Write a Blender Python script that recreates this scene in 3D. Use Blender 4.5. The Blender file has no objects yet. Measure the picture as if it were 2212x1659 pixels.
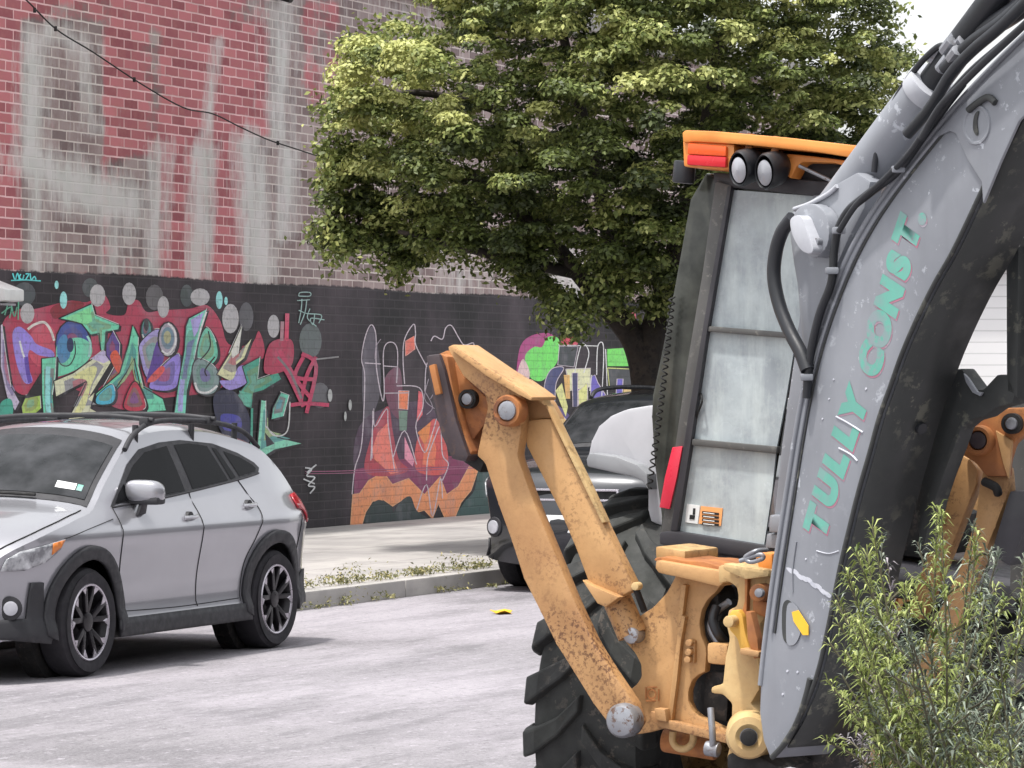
import bpy, bmesh, math, random
import numpy as np
from mathutils import Vector, Matrix
from mathutils.geometry import delaunay_2d_cdt
random.seed(7); rng = np.random.default_rng(7)
R = math.radians
sc = bpy.context.scene
COL = sc.collection

# ------------------------------------------------------------------ camera, light
F = 7800.0; UX = 1106.0; HY = 827.0; CH = 1.86      # focal length / centre / horizon in 2212-px-wide picture units, camera height
cam_d = bpy.data.cameras.new('camera'); cam = bpy.data.objects.new('camera', cam_d); COL.objects.link(cam)
cam.location = (0, 0, CH); cam.rotation_euler = (R(90), 0, 0)
cam_d.sensor_width = 36; cam_d.lens = F / 2212 * 36; cam_d.shift_y = (HY - 829.5) / 2212
cam_d.clip_start = 0.1; cam_d.clip_end = 3000
cam_d.dof.use_dof = False
sc.camera = cam
SUNV = Vector((-.20, -.22, .955)).normalized()
world = bpy.data.worlds.new("World"); sc.world = world; world.use_nodes = True
wn = world.node_tree; wn.nodes.clear()
sky = wn.nodes.new('ShaderNodeTexSky'); sky.sky_type = 'NISHITA'; sky.sun_disc = False
sky.sun_elevation = math.asin(SUNV.z); sky.sun_rotation = math.atan2(SUNV.x, SUNV.y)
sky.air_density = 1.0; sky.dust_density = 3.0; sky.ozone_density = 1.0
hs = wn.nodes.new('ShaderNodeHueSaturation'); hs.inputs['Saturation'].default_value = 0.12; hs.inputs['Value'].default_value = 1.7
bg = wn.nodes.new('ShaderNodeBackground'); bg.inputs['Strength'].default_value = 0.15
wo = wn.nodes.new('ShaderNodeOutputWorld')
wn.links.new(sky.outputs[0], hs.inputs['Color']); wn.links.new(hs.outputs[0], bg.inputs['Color']); wn.links.new(bg.outputs[0], wo.inputs['Surface'])
sd = bpy.data.lights.new('sun', 'SUN'); sd.energy = 3.6; sd.angle = R(3); sd.color = (1, .96, .9)
so = bpy.data.objects.new('sun', sd); COL.objects.link(so)
so.rotation_euler = SUNV.to_track_quat('Z', 'Y').to_euler()
sc.view_settings.view_transform = 'Standard'; sc.view_settings.look = 'None'; sc.view_settings.gamma = 1
sc.view_settings.exposure = 0.26

# ------------------------------------------------------------------ helpers
def lin(c):
    return tuple(((v/255)/12.92 if v/255 <= .04045 else ((v/255+.055)/1.055)**2.4) for v in c[:3])
def ray(u, v): return Vector(((u-UX)/F, 1.0, -(v-HY)/F))
CAM = Vector((0, 0, CH))
def onplane(u, v, p0, n):
    d = ray(u, v); t = (p0-CAM).dot(n)/d.dot(n); return CAM + d*t
def tag(o, label=None, cat=None, group=None, kind=None):
    if label: o['label'] = label
    if cat: o['category'] = cat
    if group: o['group'] = group
    if kind: o['kind'] = kind
    return o
def empty(name, loc, rz=0, label=None, cat=None, group=None):
    o = bpy.data.objects.new(name, None); COL.objects.link(o); o.location = loc; o.rotation_euler = (0, 0, rz)
    o.empty_display_size = .2
    return tag(o, label, cat, group)
def mesh_obj(name, me, mat, parent=None, smooth=False):
    for m in (mat if isinstance(mat, (list, tuple)) else [mat]):
        me.materials.append(m)
    if smooth: me.polygons.foreach_set('use_smooth', [True]*len(me.polygons))
    o = bpy.data.objects.new(name, me); COL.objects.link(o)
    if parent: o.parent = parent
    return o
def obj(name, bm, mat, parent=None, smooth=False, off=None, sharp=None):
    if off is not None: bmesh.ops.translate(bm, verts=bm.verts, vec=-Vector(off))
    me = bpy.data.meshes.new(name); bm.normal_update(); bm.to_mesh(me); bm.free()
    o = mesh_obj(name, me, mat, parent, smooth)
    if smooth:
        try: me.set_sharp_from_angle(angle=R(sharp or 40))
        except Exception: pass
    return o
def pyobj(name, verts, faces, mat, parent=None, smooth=False, off=None, sharp=None):
    if off is not None: verts = [Vector(v)-Vector(off) for v in verts]
    me = bpy.data.meshes.new(name); me.from_pydata([tuple(v) for v in verts], [], faces); me.update()
    o = mesh_obj(name, me, mat, parent, smooth)
    if smooth:
        try: me.set_sharp_from_angle(angle=R(sharp or 40))
        except Exception: pass
    return o
def catmull(pts, n=6, closed=False):
    P = [Vector(p) for p in pts]; out = []; N = len(P)
    rngi = range(N) if closed else range(N-1)
    for i in rngi:
        if closed: a, b, c, d = P[i-1], P[i], P[(i+1) % N], P[(i+2) % N]
        else: a, b, c, d = P[max(i-1, 0)], P[i], P[i+1], P[min(i+2, N-1)]
        for k in range(n):
            t = k/n; t2 = t*t; t3 = t2*t
            out.append(.5*((2*b)+(c-a)*t+(2*a-5*b+4*c-d)*t2+(3*b-a-3*c+d)*t3))
    if not closed: out.append(P[-1])
    return out
def add_box(bm, c, s, M=None, bev=0):
    r = bmesh.ops.create_cube(bm, size=1.0); vs = r['verts']
    bmesh.ops.scale(bm, vec=s, verts=vs)
    if bev:
        es = list({e for v in vs for e in v.link_edges})
        rr = bmesh.ops.bevel(bm, geom=es, offset=bev, segments=2, affect='EDGES', profile=.6)
        vs = list({v for f in rr['faces'] for v in f.verts} | {v for v in vs if v.is_valid})
    if M is not None: bmesh.ops.transform(bm, matrix=M, verts=vs)
    bmesh.ops.translate(bm, vec=c, verts=vs)
    return vs
def add_cyl(bm, c, axis, r, l, seg=24, r2=None, bev=0):
    axis = Vector(axis).normalized()
    rr = bmesh.ops.create_cone(bm, cap_ends=True, segments=seg, radius1=r, radius2=(r if r2 is None else r2), depth=l)
    vs = rr['verts']
    if bev:
        es = [e for e in {e for v in vs for e in v.link_edges} if len(e.link_faces) == 2 and any(len(f.verts) > 4 for f in e.link_faces)]
        b = bmesh.ops.bevel(bm, geom=es, offset=bev, segments=2, affect='EDGES', profile=.6)
        vs = list({v for f in b['faces'] for v in f.verts} | {v for v in vs if v.is_valid})
    bmesh.ops.transform(bm, matrix=Matrix.Translation(Vector(c)) @ axis.to_track_quat('Z', 'Y').to_matrix().to_4x4(), verts=vs)
    return vs
def add_prism(bm, pts, vec, bev=0):
    vs = [bm.verts.new(p) for p in pts]
    f = bm.faces.new(vs)
    r = bmesh.ops.extrude_face_region(bm, geom=[f])
    nv = [g for g in r['geom'] if isinstance(g, bmesh.types.BMVert)]
    bmesh.ops.translate(bm, vec=vec, verts=nv)
    allv = vs+nv
    fs = list({f for v in allv for f in v.link_faces})
    bmesh.ops.recalc_face_normals(bm, faces=fs)
    if bev:
        es = list({e for v in allv for e in v.link_edges})
        bmesh.ops.bevel(bm, geom=es, offset=bev, segments=2, affect='EDGES', profile=.6, clamp_overlap=True)
    return allv
def add_tube(bm, pts, rad, seg=8, caps=True):
    P = [Vector(p) for p in pts]; n = len(P)
    rads = rad if isinstance(rad, (list, tuple)) else [rad]*n
    T = [(P[min(i+1, n-1)]-P[max(i-1, 0)]).normalized() for i in range(n)]
    up = Vector((0, 0, 1)) if abs(T[0].z) < .9 else Vector((1, 0, 0))
    a = T[0].cross(up).normalized(); rings = []
    for i in range(n):
        a = (a - T[i]*a.dot(T[i])).normalized(); b = T[i].cross(a)
        rings.append([bm.verts.new(P[i]+(a*math.cos(2*math.pi*k/seg)+b*math.sin(2*math.pi*k/seg))*rads[i]) for k in range(seg)])
    for i in range(n-1):
        for k in range(seg):
            bm.faces.new((rings[i][k], rings[i][(k+1) % seg], rings[i+1][(k+1) % seg], rings[i+1][k]))
    if caps:
        bm.faces.new(rings[0][::-1]); bm.faces.new(rings[-1])
def add_lathe(bm, c, axis, prof, seg=48):
    """prof: list of (axial, radius)"""
    axis = Vector(axis).normalized(); q = axis.to_track_quat('Z', 'Y'); c = Vector(c); rings = []
    for (h, r) in prof:
        rings.append([bm.verts.new(c+q @ Vector((r*math.cos(2*math.pi*k/seg), r*math.sin(2*math.pi*k/seg), h))) for k in range(seg)])
    for i in range(len(prof)-1):
        for k in range(seg):
            bm.faces.new((rings[i][k], rings[i][(k+1) % seg], rings[i+1][(k+1) % seg], rings[i+1][k]))
    return rings
def patch2d(outline, f, step, holes=()):
    """fills a 2-d outline with small triangles and maps each point through f"""
    pts = []; edges = []
    def loop(o):
        o = [Vector(p) for p in o]; q = []
        for i in range(len(o)):
            a, b = o[i], o[(i+1) % len(o)]; k = max(1, int((b-a).length/step))
            for j in range(k): q.append(a+(b-a)*j/k)
        s = len(pts); pts.extend(q)
        for i in range(len(q)): edges.append((s+i, s+(i+1) % len(q)))
        return q
    out = loop(outline); hl = [loop(h) for h in holes]
    xs = [p.x for p in out]; ys = [p.y for p in out]
    def inside(p, poly):
        c = False; j = len(poly)-1
        for i in range(len(poly)):
            a, b = poly[i], poly[j]
            if (a.y > p[1]) != (b.y > p[1]) and p[0] < (b.x-a.x)*(p[1]-a.y)/(b.y-a.y)+a.x: c = not c
            j = i
        return c
    y = min(ys)+step*.5
    while y < max(ys):
        x = min(xs)+step*.5
        while x < max(xs):
            if inside((x, y), out) and not any(inside((x, y), h) for h in hl):
                if min((Vector((x, y))-p).length for p in out[::2]) > step*.4: pts.append(Vector((x, y)))
            x += step
        y += step
    v, e, fa, *_ = delaunay_2d_cdt(pts, edges, [], 3 if holes else 1, 1e-5)
    return [f(p.x, p.y) for p in v], [tuple(t) for t in fa]

# ------------------------------------------------------------------ materials
def newmat(name):
    m = bpy.data.materials.new(name); m.use_nodes = True
    nt = m.node_tree; b = nt.nodes['Principled BSDF']; return m, nt, b
class NT:
    def __init__(s, nt): s.nt = nt
    def n(s, t, **k):
        x = s.nt.nodes.new(t)
        for a, v in k.items(): setattr(x, a, v)
        return x
    def l(s, a, b): s.nt.links.new(a, b)
    def noise(s, scale, detail=4, vec=None, rough=.55):
        x = s.n('ShaderNodeTexNoise'); x.inputs['Scale'].default_value = scale; x.inputs['Detail'].default_value = detail; x.inputs['Roughness'].default_value = rough
        if vec is not None: s.l(vec, x.inputs['Vector'])
        return x.outputs['Fac']
    def ramp(s, fac, stops):
        x = s.n('ShaderNodeValToRGB'); s.l(fac, x.inputs[0]); e = x.color_ramp.elements
        while len(e) < len(stops): e.new(.5)
        for i, (p, c) in enumerate(stops):
            e[i].position = p; e[i].color = (c, c, c, 1) if isinstance(c, (int, float)) else (*c, 1)
        return x.outputs[0]
    def mix(s, fac, a, b, mode='MIX'):
        x = s.n('ShaderNodeMix', data_type='RGBA', blend_type=mode)
        for i, v in ((0, fac), (6, a), (7, b)):
            if isinstance(v, (int, float)): x.inputs[i].default_value = v
            elif isinstance(v, tuple): x.inputs[i].default_value = (*v[:3], 1)
            else: s.l(v, x.inputs[i])
        return x.outputs[2]
    def math(s, op, a, b=None, c=None):
        x = s.n('ShaderNodeMath', operation=op)
        for i, v in enumerate((a, b, c)):
            if v is None: continue
            if isinstance(v, (int, float)): x.inputs[i].default_value = v
            else: s.l(v, x.inputs[i])
        return x.outputs[0]
    def bump(s, h, strength, dist, b):
        x = s.n('ShaderNodeBump'); x.inputs['Strength'].default_value = strength; x.inputs['Distance'].default_value = dist
        s.l(h, x.inputs['Height']); s.l(x.outputs[0], b.inputs['Normal'])
    def obj(s): return s.n('ShaderNodeTexCoord').outputs['Object']
def scaled(N, vec, sx, sy, sz):
    m = N.n('ShaderNodeMapping'); m.inputs['Scale'].default_value = (sx, sy, sz); N.l(vec, m.inputs['Vector']); return m.outputs[0]
def paint(name, col, col2=None, spot=None, spot_amt=.5, rough=.5, metal=0, sc_=6, spot_sc=30, bump=.15, coat=0, streak=True, spec=.5):
    m, nt, b = newmat(name); N = NT(nt); o = N.obj()
    c = N.mix(N.ramp(N.noise(sc_, 5, o), [(.3, 0.), (.7, 1.)]), col, col2 or tuple(x*.8 for x in col))
    if streak:
        st = N.ramp(N.noise(9, 4, scaled(N, o, 1, 1, .12)), [(.5, 0.), (.75, 1.)])
        c = N.mix(N.math('MULTIPLY', st, .35), c, tuple(x*.6 for x in col))
    if spot:
        f = N.ramp(N.noise(spot_sc, 6, o, .7), [(.60-.12*spot_amt, 0.), (.64-.08*spot_amt, 1.)])
        big = N.ramp(N.noise(2.6, 5, o, .6), [(.44, .08), (.60, 1.)])
        c = N.mix(N.math('MULTIPLY', N.math('MULTIPLY', f, big), .85), c, spot)
    N.l(c, b.inputs['Base Color'])
    r = N.ramp(N.noise(sc_*3, 4, o), [(.3, max(0, rough-.12)), (.7, min(1, rough+.15))])
    N.l(r, b.inputs['Roughness']); b.inputs['Metallic'].default_value = metal
    b.inputs['Coat Weight'].default_value = coat; b.inputs['Specular IOR Level'].default_value = spec
    if bump: N.bump(N.noise(spot_sc*2, 5, o), bump, .004, b)
    return m
M_yel = paint('faded_yellow_paint', lin((196, 154, 104)), lin((172, 130, 84)), lin((96, 64, 44)), .7, .55, sc_=5, spot_sc=60)
M_yelrust = paint('rusty_yellow_paint', lin((190, 148, 100)), lin((158, 116, 76)), lin((92, 58, 40)), .85, .6, sc_=5, spot_sc=70)
M_rust = paint('rust_brown', lin((182, 120, 66)), lin((138, 84, 50)), lin((84, 50, 36)), 1.3, .7, sc_=9, spot_sc=24)
M_paleyel = paint('pale_yellow_paint', lin((200, 172, 122)), lin((178, 140, 92)), lin((96, 66, 42)), .8, .5, sc_=6, spot_sc=34)
M_boom = paint('weathered_grey_paint', lin((138, 141, 148)), lin((118, 121, 128)), lin((184, 188, 196)), .0, .4, sc_=2.2, spot_sc=16, bump=.08)
M_boomdk = paint('dark_boom_paint_and_shade', lin((58, 60, 60)), lin((44, 46, 46)), lin((100, 100, 90)), .4, .55, sc_=3, spot_sc=12, bump=.1)  # dark grey; also carries the painted shade of the boom's under face
M_cab = paint('cab_grey_paint', lin((88, 87, 86)), lin((74, 74, 73)), lin((120, 118, 113)), .3, .5, sc_=4, spot_sc=40, bump=.06)
M_cabdk = paint('cab_dark_trim', lin((58, 56, 62)), lin((46, 46, 50)), None, 0, .5, bump=.06)
M_black = paint('black_rubber_hose', lin((34, 36, 42)), lin((26, 28, 32)), None, 0, .45, bump=.05, streak=False)
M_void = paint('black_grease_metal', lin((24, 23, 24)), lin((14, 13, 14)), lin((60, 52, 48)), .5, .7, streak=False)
M_tyre = paint('tyre_rubber', lin((52, 54, 52)), lin((38, 39, 40)), lin((90, 84, 78)), .4, .8, sc_=5, spot_sc=22, bump=.3, streak=False)
M_ctyre = paint('car_tyre_rubber', lin((40, 38, 44)), lin((30, 29, 33)), None, 0, .8, bump=.1, streak=False)
M_orange = paint('orange_roof_paint', lin((226, 150, 74)), lin((212, 128, 54)), None, 0, .4, bump=.05)
M_steel = paint('worn_steel_pin', lin((158, 160, 166)), lin((128, 130, 136)), lin((100, 70, 50)), .5, .4, .6, spot_sc=40)
M_fender = paint('pale_fender_plastic', lin((180, 180, 185)), lin((166, 166, 171)), None, 0, .4, bump=.04)
M_fendgrey = paint('grey_fender_plastic', lin((142, 144, 148)), lin((128, 130, 134)), None, 0, .5, bump=.04)
M_redref = paint('red_reflector', lin((222, 62, 84)), lin((205, 48, 70)), None, 0, .3, bump=0, streak=False)
M_redlamp = paint('red_lamp_plastic', lin((214, 38, 50)), lin((190, 30, 40)), None, 0, .15, bump=0, streak=False)
M_amblamp = paint('amber_lamp_plastic', lin((238, 100, 40)), lin((220, 84, 30)), None, 0, .15, bump=0, streak=False)
M_lens = paint('frosted_lamp_lens', lin((190, 190, 198)), lin((150, 152, 158)), None, 0, .12, bump=0, streak=False)
M_white = paint('white_paint', lin((228, 230, 230)), lin((214, 216, 216)), None, 0, .5, bump=.03)
M_teal = paint('teal_letter_paint', lin((100, 170, 154)), lin((92, 156, 142)), lin((134, 138, 146)), 1.3, .5, spot_sc=24, bump=0)
M_pink = paint('pink_letter_paint', lin((180, 104, 128)), lin((150, 122, 136)), lin((158, 162, 172)), .8, .5, spot_sc=24, bump=0)
M_stick_y = paint('yellow_sticker', lin((236, 186, 50)), lin((226, 170, 40)), None, 0, .4, bump=0)
M_stick_o = paint('orange_sticker', lin((240, 170, 110)), lin((230, 158, 96)), None, 0, .4, bump=0, streak=False)
M_scuff = paint('bare_metal_scuff', lin((204, 206, 214)), lin((176, 178, 188)), lin((158, 162, 172)), .9, .4, spot_sc=60, bump=.1)
M_casting = paint('bare_casting', lin((182, 184, 190)), lin((162, 164, 172)), None, 0, .4, bump=.1)

def glassy(name, c1, c2, rough=.06, sc_=2.5, spec=.8):
    m, nt, b = newmat(name); N = NT(nt); o = N.obj()
    d = N.ramp(N.noise(sc_, 5, o), [(.35, 0.), (.7, 1.)])
    N.l(N.mix(d, c1, c2), b.inputs['Base Color'])
    N.l(N.ramp(N.noise(14, 5, o), [(.3, rough), (.75, rough+.12)]), b.inputs['Roughness'])
    b.inputs['Specular IOR Level'].default_value = spec; b.inputs['Coat Weight'].default_value = .6 if spec > .5 else 0; b.inputs['Coat Roughness'].default_value = .03
    return m
M_dustglass, nt, b = newmat('dusty_window_glass'); N = NT(nt); o = N.obj()
d1 = N.ramp(N.noise(4.5, 7, o, .7), [(.40, 0.), (.60, 1.)]); d2 = N.ramp(N.noise(8, 6, scaled(N, o, 1.6, 1.6, .22), .7), [(.45, 0.), (.62, 1.)]); d3 = N.ramp(N.noise(24, 5, o, .75), [(.55, 0.), (.66, 1.)])
c = N.mix(d1, lin((146, 154, 160)), lin((170, 180, 184))); c = N.mix(N.math('MULTIPLY', d2, .35), c, lin((206, 216, 214))); c = N.mix(N.math('MULTIPLY', d3, .15), c, lin((206, 214, 212)))
N.l(c, b.inputs['Base Color']); N.l(N.ramp(N.noise(7, 5, o), [(.35, .05), (.7, .35)]), b.inputs['Roughness']); b.inputs['Specular IOR Level'].default_value = .7; b.inputs['Coat Weight'].default_value = .4
M_sideglass = glassy('smoked_corner_glass', lin((44, 46, 43)), lin((76, 78, 73)), .12, 9, .4)
M_carglass = glassy('tinted_car_glass', lin((14, 15, 17)), lin((20, 21, 23)), .02, 2, .05)
M_wsglass = glassy('windscreen_glass', lin((34, 36, 38)), lin((62, 63, 66)), .03, 5, .18)

def carpaint(name, col, metal=.55, rough=.32):
    m, nt, b = newmat(name); N = NT(nt); o = N.obj()
    N.l(N.mix(N.ramp(N.noise(3, 4, o), [(.3, 0.), (.7, 1.)]), col, tuple(x*.93 for x in col)), b.inputs['Base Color'])
    b.inputs['Metallic'].default_value = metal; b.inputs['Roughness'].default_value = rough
    b.inputs['Coat Weight'].default_value = 1; b.inputs['Coat Roughness'].default_value = .04
    return m
M_silver = carpaint('silver_car_paint', lin((164, 164, 170)), .55, .28)
M_blackcar = carpaint('dark_car_paint', lin((38, 40, 46)), .3, .3)
M_clad = paint('black_plastic_cladding', lin((46, 46, 50)), lin((38, 38, 42)), None, 0, .6, bump=.1, streak=False)
M_gap = paint('panel_gap_black', (.012, .012, .013), (.01, .01, .01), None, 0, .8, bump=0, streak=False)
M_chrome = paint('machined_alloy', lin((196, 190, 198)), lin((176, 172, 180)), None, 0, .3, .7, bump=0, streak=False)
M_rimdk = paint('black_alloy', lin((40, 38, 42)), lin((32, 30, 34)), None, 0, .35, .3, bump=0, streak=False)
M_tail = paint('tail_lamp_red', lin((170, 34, 48)), lin((140, 26, 38)), None, 0, .12, bump=0, streak=False)
M_headl = glassy('headlamp_glass', lin((96, 98, 104)), lin((206, 208, 212)), .04, 14)
M_ambr = paint('amber_marker', lin((220, 130, 60)), lin((200, 116, 50)), None, 0, .15, bump=0, streak=False)

# ------------------------------------------------------------------ setting frame (street direction)
UD = Vector((.3978, .9175, 0)); NW = Vector((.9175, -.3978, 0)); RZ = math.atan2(.9175, .3978)
W0 = Vector((-2.52, 42.2, 0.15))       # a point at the foot of the wall
KOFF = None
K0 = Vector((-4.58, 22.9, 0))          # a point on the kerb face at road level
def street(s, d, z): return K0+UD*s-NW*d+Vector((0, 0, z))       # s along the kerb, d away from the road
WD = (W0-K0).dot(-NW)                  # pavement depth
print('pavement depth', WD)

# asphalt
m, nt, b = newmat('asphalt'); N = NT(nt); o = N.obj()
base = N.ramp(N.noise(.5, 6, o, .6), [(.34, lin((80, 79, 82))), (.64, lin((118, 116, 119)))])
pat = N.ramp(N.noise(.22, 3, scaled(N, o, 1, .45, 1)), [(.42, 0.), (.6, 1.)])
base = N.mix(N.math('MULTIPLY', pat, .45), base, lin((146, 142, 148)))
agg = N.ramp(N.noise(55, 4, o, .8), [(.38, 0.), (.62, 1.)])
base = N.mix(N.math('MULTIPLY', agg, .38), base, lin((176, 171, 177)))
stk = N.ramp(N.noise(1.6, 7, scaled(N, o, .35, 1.8, 1), .75), [(.47, 0.), (.60, 1.)])
base = N.mix(N.math('MULTIPLY', stk, .5), base, lin((92, 90, 94)))
grv = N.ramp(N.noise(11, 5, o, .8), [(.56, 0.), (.66, 1.)])
base = N.mix(N.math('MULTIPLY', grv, .4), base, lin((198, 192, 201)))
big_ = N.ramp(N.noise(.35, 6, scaled(N, o, .6, 1.4, 1), .7), [(.44, 0.), (.52, 1.)])
base = N.mix(N.math('MULTIPLY', big_, .22), base, lin((182, 176, 184)))
dk = N.ramp(N.noise(19, 6, o, .75), [(.55, 0.), (.64, 1.)])
base = N.mix(N.math('MULTIPLY', dk, .6), base, lin((72, 70, 74)))
crk = N.n('ShaderNodeTexVoronoi'); crk.feature = 'DISTANCE_TO_EDGE'; crk.inputs['Scale'].default_value = .55; 
wv = N.n('ShaderNodeVectorMath', operation='ADD'); N.l(o, wv.inputs[0]); nz = N.n('ShaderNodeTexNoise'); nz.inputs['Scale'].default_value = 1.7; N.l(o, nz.inputs['Vector']); N.l(nz.outputs['Color'], wv.inputs[1]); N.l(wv.outputs[0], crk.inputs['Vector'])
ck = N.ramp(crk.outputs['Distance'], [(.002, 1.), (.006, 0.)])
base = N.mix(N.math('MULTIPLY', ck, .12), base, lin((70, 68, 72)))
N.l(base, b.inputs['Base Color']); b.inputs['Roughness'].default_value = .85
N.bump(N.noise(60, 4, o, .8), .5, .01, b)
M_asph = m
# concrete
def concrete(name, c1, c2, joints=True):
    m, nt, b = newmat(name); N = NT(nt); o = N.obj()
    base = N.ramp(N.noise(.9, 6, o, .6), [(.3, c1), (.7, c2)])
    st = N.ramp(N.noise(3.5, 5, scaled(N, o, .35, 1, 1)), [(.5, 0.), (.72, 1.)])
    base = N.mix(N.math('MULTIPLY', st, .45), base, tuple(x*.55 for x in c1))
    sp = N.ramp(N.noise(40, 5, o, .7), [(.6, 0.), (.7, 1.)])
    base = N.mix(N.math('MULTIPLY', sp, .4), base, tuple(x*.5 for x in c1))
    if joints:
        bt = N.n('ShaderNodeTexBrick'); bt.offset = 0; N.l(o, bt.inputs['Vector']); bt.inputs['Scale'].default_value = 1
        bt.inputs['Brick Width'].default_value = 1.5; bt.inputs['Row Height'].default_value = 1.5; bt.inputs['Mortar Size'].default_value = .012
        base = N.mix(N.math('MULTIPLY', bt.outputs['Fac'], .6), base, tuple(x*.35 for x in c1))
    N.l(base, b.inputs['Base Color']); b.inputs['Roughness'].default_value = .9
    N.bump(N.noise(50, 4, o, .7), .35, .006, b)
    return m
M_conc = concrete('pavement_concrete', lin((140, 137, 136)), lin((172, 168, 165)))
M_kerb = concrete('kerb_concrete', lin((146, 144, 142)), lin((176, 172, 168)), False)
M_dirt = concrete('bare_earth', lin((92, 84, 72)), lin((120, 110, 96)), False)

g = 1500
tag(pyobj('ground', [(-g, -g, -.35), (g, -g, -.35), (g, g, -.35), (-g, g, -.35)], [(0, 1, 2, 3)], M_dirt), kind='structure')
# road: one sheet on the near side of the kerb
rd = empty; 
def sheet(name, s0, s1, d0, d1, z, mat, kind='structure'):
    v = [(s0, -d0, 0), (s1, -d0, 0), (s1, -d1, 0), (s0, -d1, 0)]
    # local x along the street, local y = away from road
    v = [(s0, d0, 0), (s1, d0, 0), (s1, d1, 0), (s0, d1, 0)]
    ob = pyobj(name, v, [(0, 1, 2, 3)], mat); ob.location = K0+Vector((0, 0, z)); ob.rotation_euler = (0, 0, RZ)
    return tag(ob, kind=kind)
sheet('road', -60, 160, -26, 0.02, 0, M_asph)
def box_local(name, s0, s1, d0, d1, z0, z1, mat, bev=.02):
    bm = bmesh.new(); add_box(bm, ((s0+s1)/2, (d0+d1)/2, (z0+z1)/2), (s1-s0, d1-d0, z1-z0), bev=bev)
    ob = obj(name, bm, mat, smooth=True); ob.location = K0; ob.rotation_euler = (0, 0, RZ); return ob
# pavement as a solid slab, kerb as stones laid end to end
tag(box_local('pavement', -60, 60, .165, WD+9.5, -.3, .148, M_conc, bev=0), kind='structure')
bm = bmesh.new(); s = -58.0
while s < 60:
    L = 2.4; add_box(bm, (s+L/2, .08, -.075), (L-.014, .16, .45), bev=.018); s += L
kb = obj('kerb', bm, M_kerb, smooth=True); kb.location = K0; kb.rotation_euler = (0, 0, RZ); tag(kb, kind='structure')

# ------------------------------------------------------------------ brick building
def wall_sz(u, v):
    p = onplane(u, v, W0, NW); return ((p-W0).dot(UD), p.z-W0.z)
M_brick, nt, b = newmat('painted_brick'); N = NT(nt); o = N.obj()
sx = N.n('ShaderNodeSeparateXYZ'); N.l(o, sx.inputs[0]); cb = N.n('ShaderNodeCombineXYZ'); N.l(sx.outputs['X'], cb.inputs[0]); N.l(sx.outputs['Z'], cb.inputs[1])
wob = N.n('ShaderNodeTexNoise'); wob.inputs['Scale'].default_value = 9; N.l(o, wob.inputs['Vector'])
wobs = N.n('ShaderNodeVectorMath', operation='MULTIPLY_ADD'); N.l(wob.outputs['Color'], wobs.inputs[0]); wobs.inputs[1].default_value = (.012, .012, 0); N.l(cb.outputs[0], wobs.inputs[2])
def brick_tex(N, vec):
    bt = N.n('ShaderNodeTexBrick'); bt.offset = .5; N.l(vec, bt.inputs['Vector']); bt.inputs['Scale'].default_value = 1
    bt.inputs['Brick Width'].default_value = .30; bt.inputs['Row Height'].default_value = .1055; bt.inputs['Mortar Size'].default_value = .0105
    bt.inputs['Mortar Smooth'].default_value = .35; bt.inputs['Bias'].default_value = 0
    bt.inputs['Color1'].default_value = (0, 0, 0, 1); bt.inputs['Color2'].default_value = (1, 1, 1, 1); bt.inputs['Mortar'].default_value = (.5, .5, .5, 1)
    return bt
bt = brick_tex(N, wobs.outputs[0])
ag = N.n('ShaderNodeAttribute', attribute_name='greyed').outputs['Fac']; ap = N.n('ShaderNodeAttribute', attribute_name='pale').outputs['Fac']; ab = N.n('ShaderNodeAttribute', attribute_name='band').outputs['Fac']
rb = N.mix(bt.outputs['Color'], lin((152, 84, 92)), lin((206, 126, 132)))
rb = N.mix(N.math('MULTIPLY', N.ramp(N.noise(7, 5, o, .7), [(.45, 0.), (.7, 1.)]), .4), rb, lin((186, 124, 118)))
gb = N.mix(bt.outputs['Color'], lin((124, 108, 108)), lin((178, 160, 158)))
gb = N.mix(N.math('MULTIPLY', N.ramp(N.noise(2.5, 5, o, .7), [(.45, 0.), (.65, 1.)]), .5), gb, lin((120, 92, 92)))
agn = N.ramp(N.math('ADD', ag, N.math('MULTIPLY', N.math('SUBTRACT', N.noise(2.2, 6, o, .75), .5), 2.2)), [(.3, 0.), (.7, 1.)])
bc = N.mix(agn, rb, gb)
mo = N.mix(agn, lin((250, 206, 208)), lin((228, 218, 212)))
mo = N.mix(N.math('MULTIPLY', N.ramp(N.noise(3, 4, o), [(.4, 0.), (.65, 1.)]), .5), mo, lin((176, 150, 146)))
c = N.mix(N.math('MULTIPLY', bt.outputs['Fac'], .9), bc, mo)
apn = N.ramp(N.math('ADD', ap, N.math('MULTIPLY', N.math('SUBTRACT', N.noise(2.6, 7, scaled(N, o, 1.6, 1, .3), .78), .5), 2.1)), [(.25, 0.), (.80, .86)])
c = N.mix(apn, c, N.mix(N.noise(3, 3, o), lin((196, 202, 194)), lin((236, 228, 230))))
# black painted band
bandc = N.ramp(N.noise(.55, 5, scaled(N, o, 1, 1, .8), .6), [(.38, lin((40, 40, 42))), (.5, lin((62, 57, 62))), (.64, lin((86, 78, 84)))])
bandc = N.mix(N.math('MULTIPLY', bt.outputs['Fac'], .25), bandc, lin((100, 96, 98)))
bn = N.ramp(N.math('ADD', ab, N.math('MULTIPLY', N.math('SUBTRACT', N.noise(9, 4, o, .7), .5), .30)), [(.46, 0.), (.54, 1.)])
c = N.mix(bn, c, bandc)
N.l(c, b.inputs['Base Color']); b.inputs['Roughness'].default_value = .85
hgt = N.math('SUBTRACT', N.math('MULTIPLY', N.noise(30, 4, o), .3), bt.outputs['Fac'])
N.bump(hgt, .6, .008, b)

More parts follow.
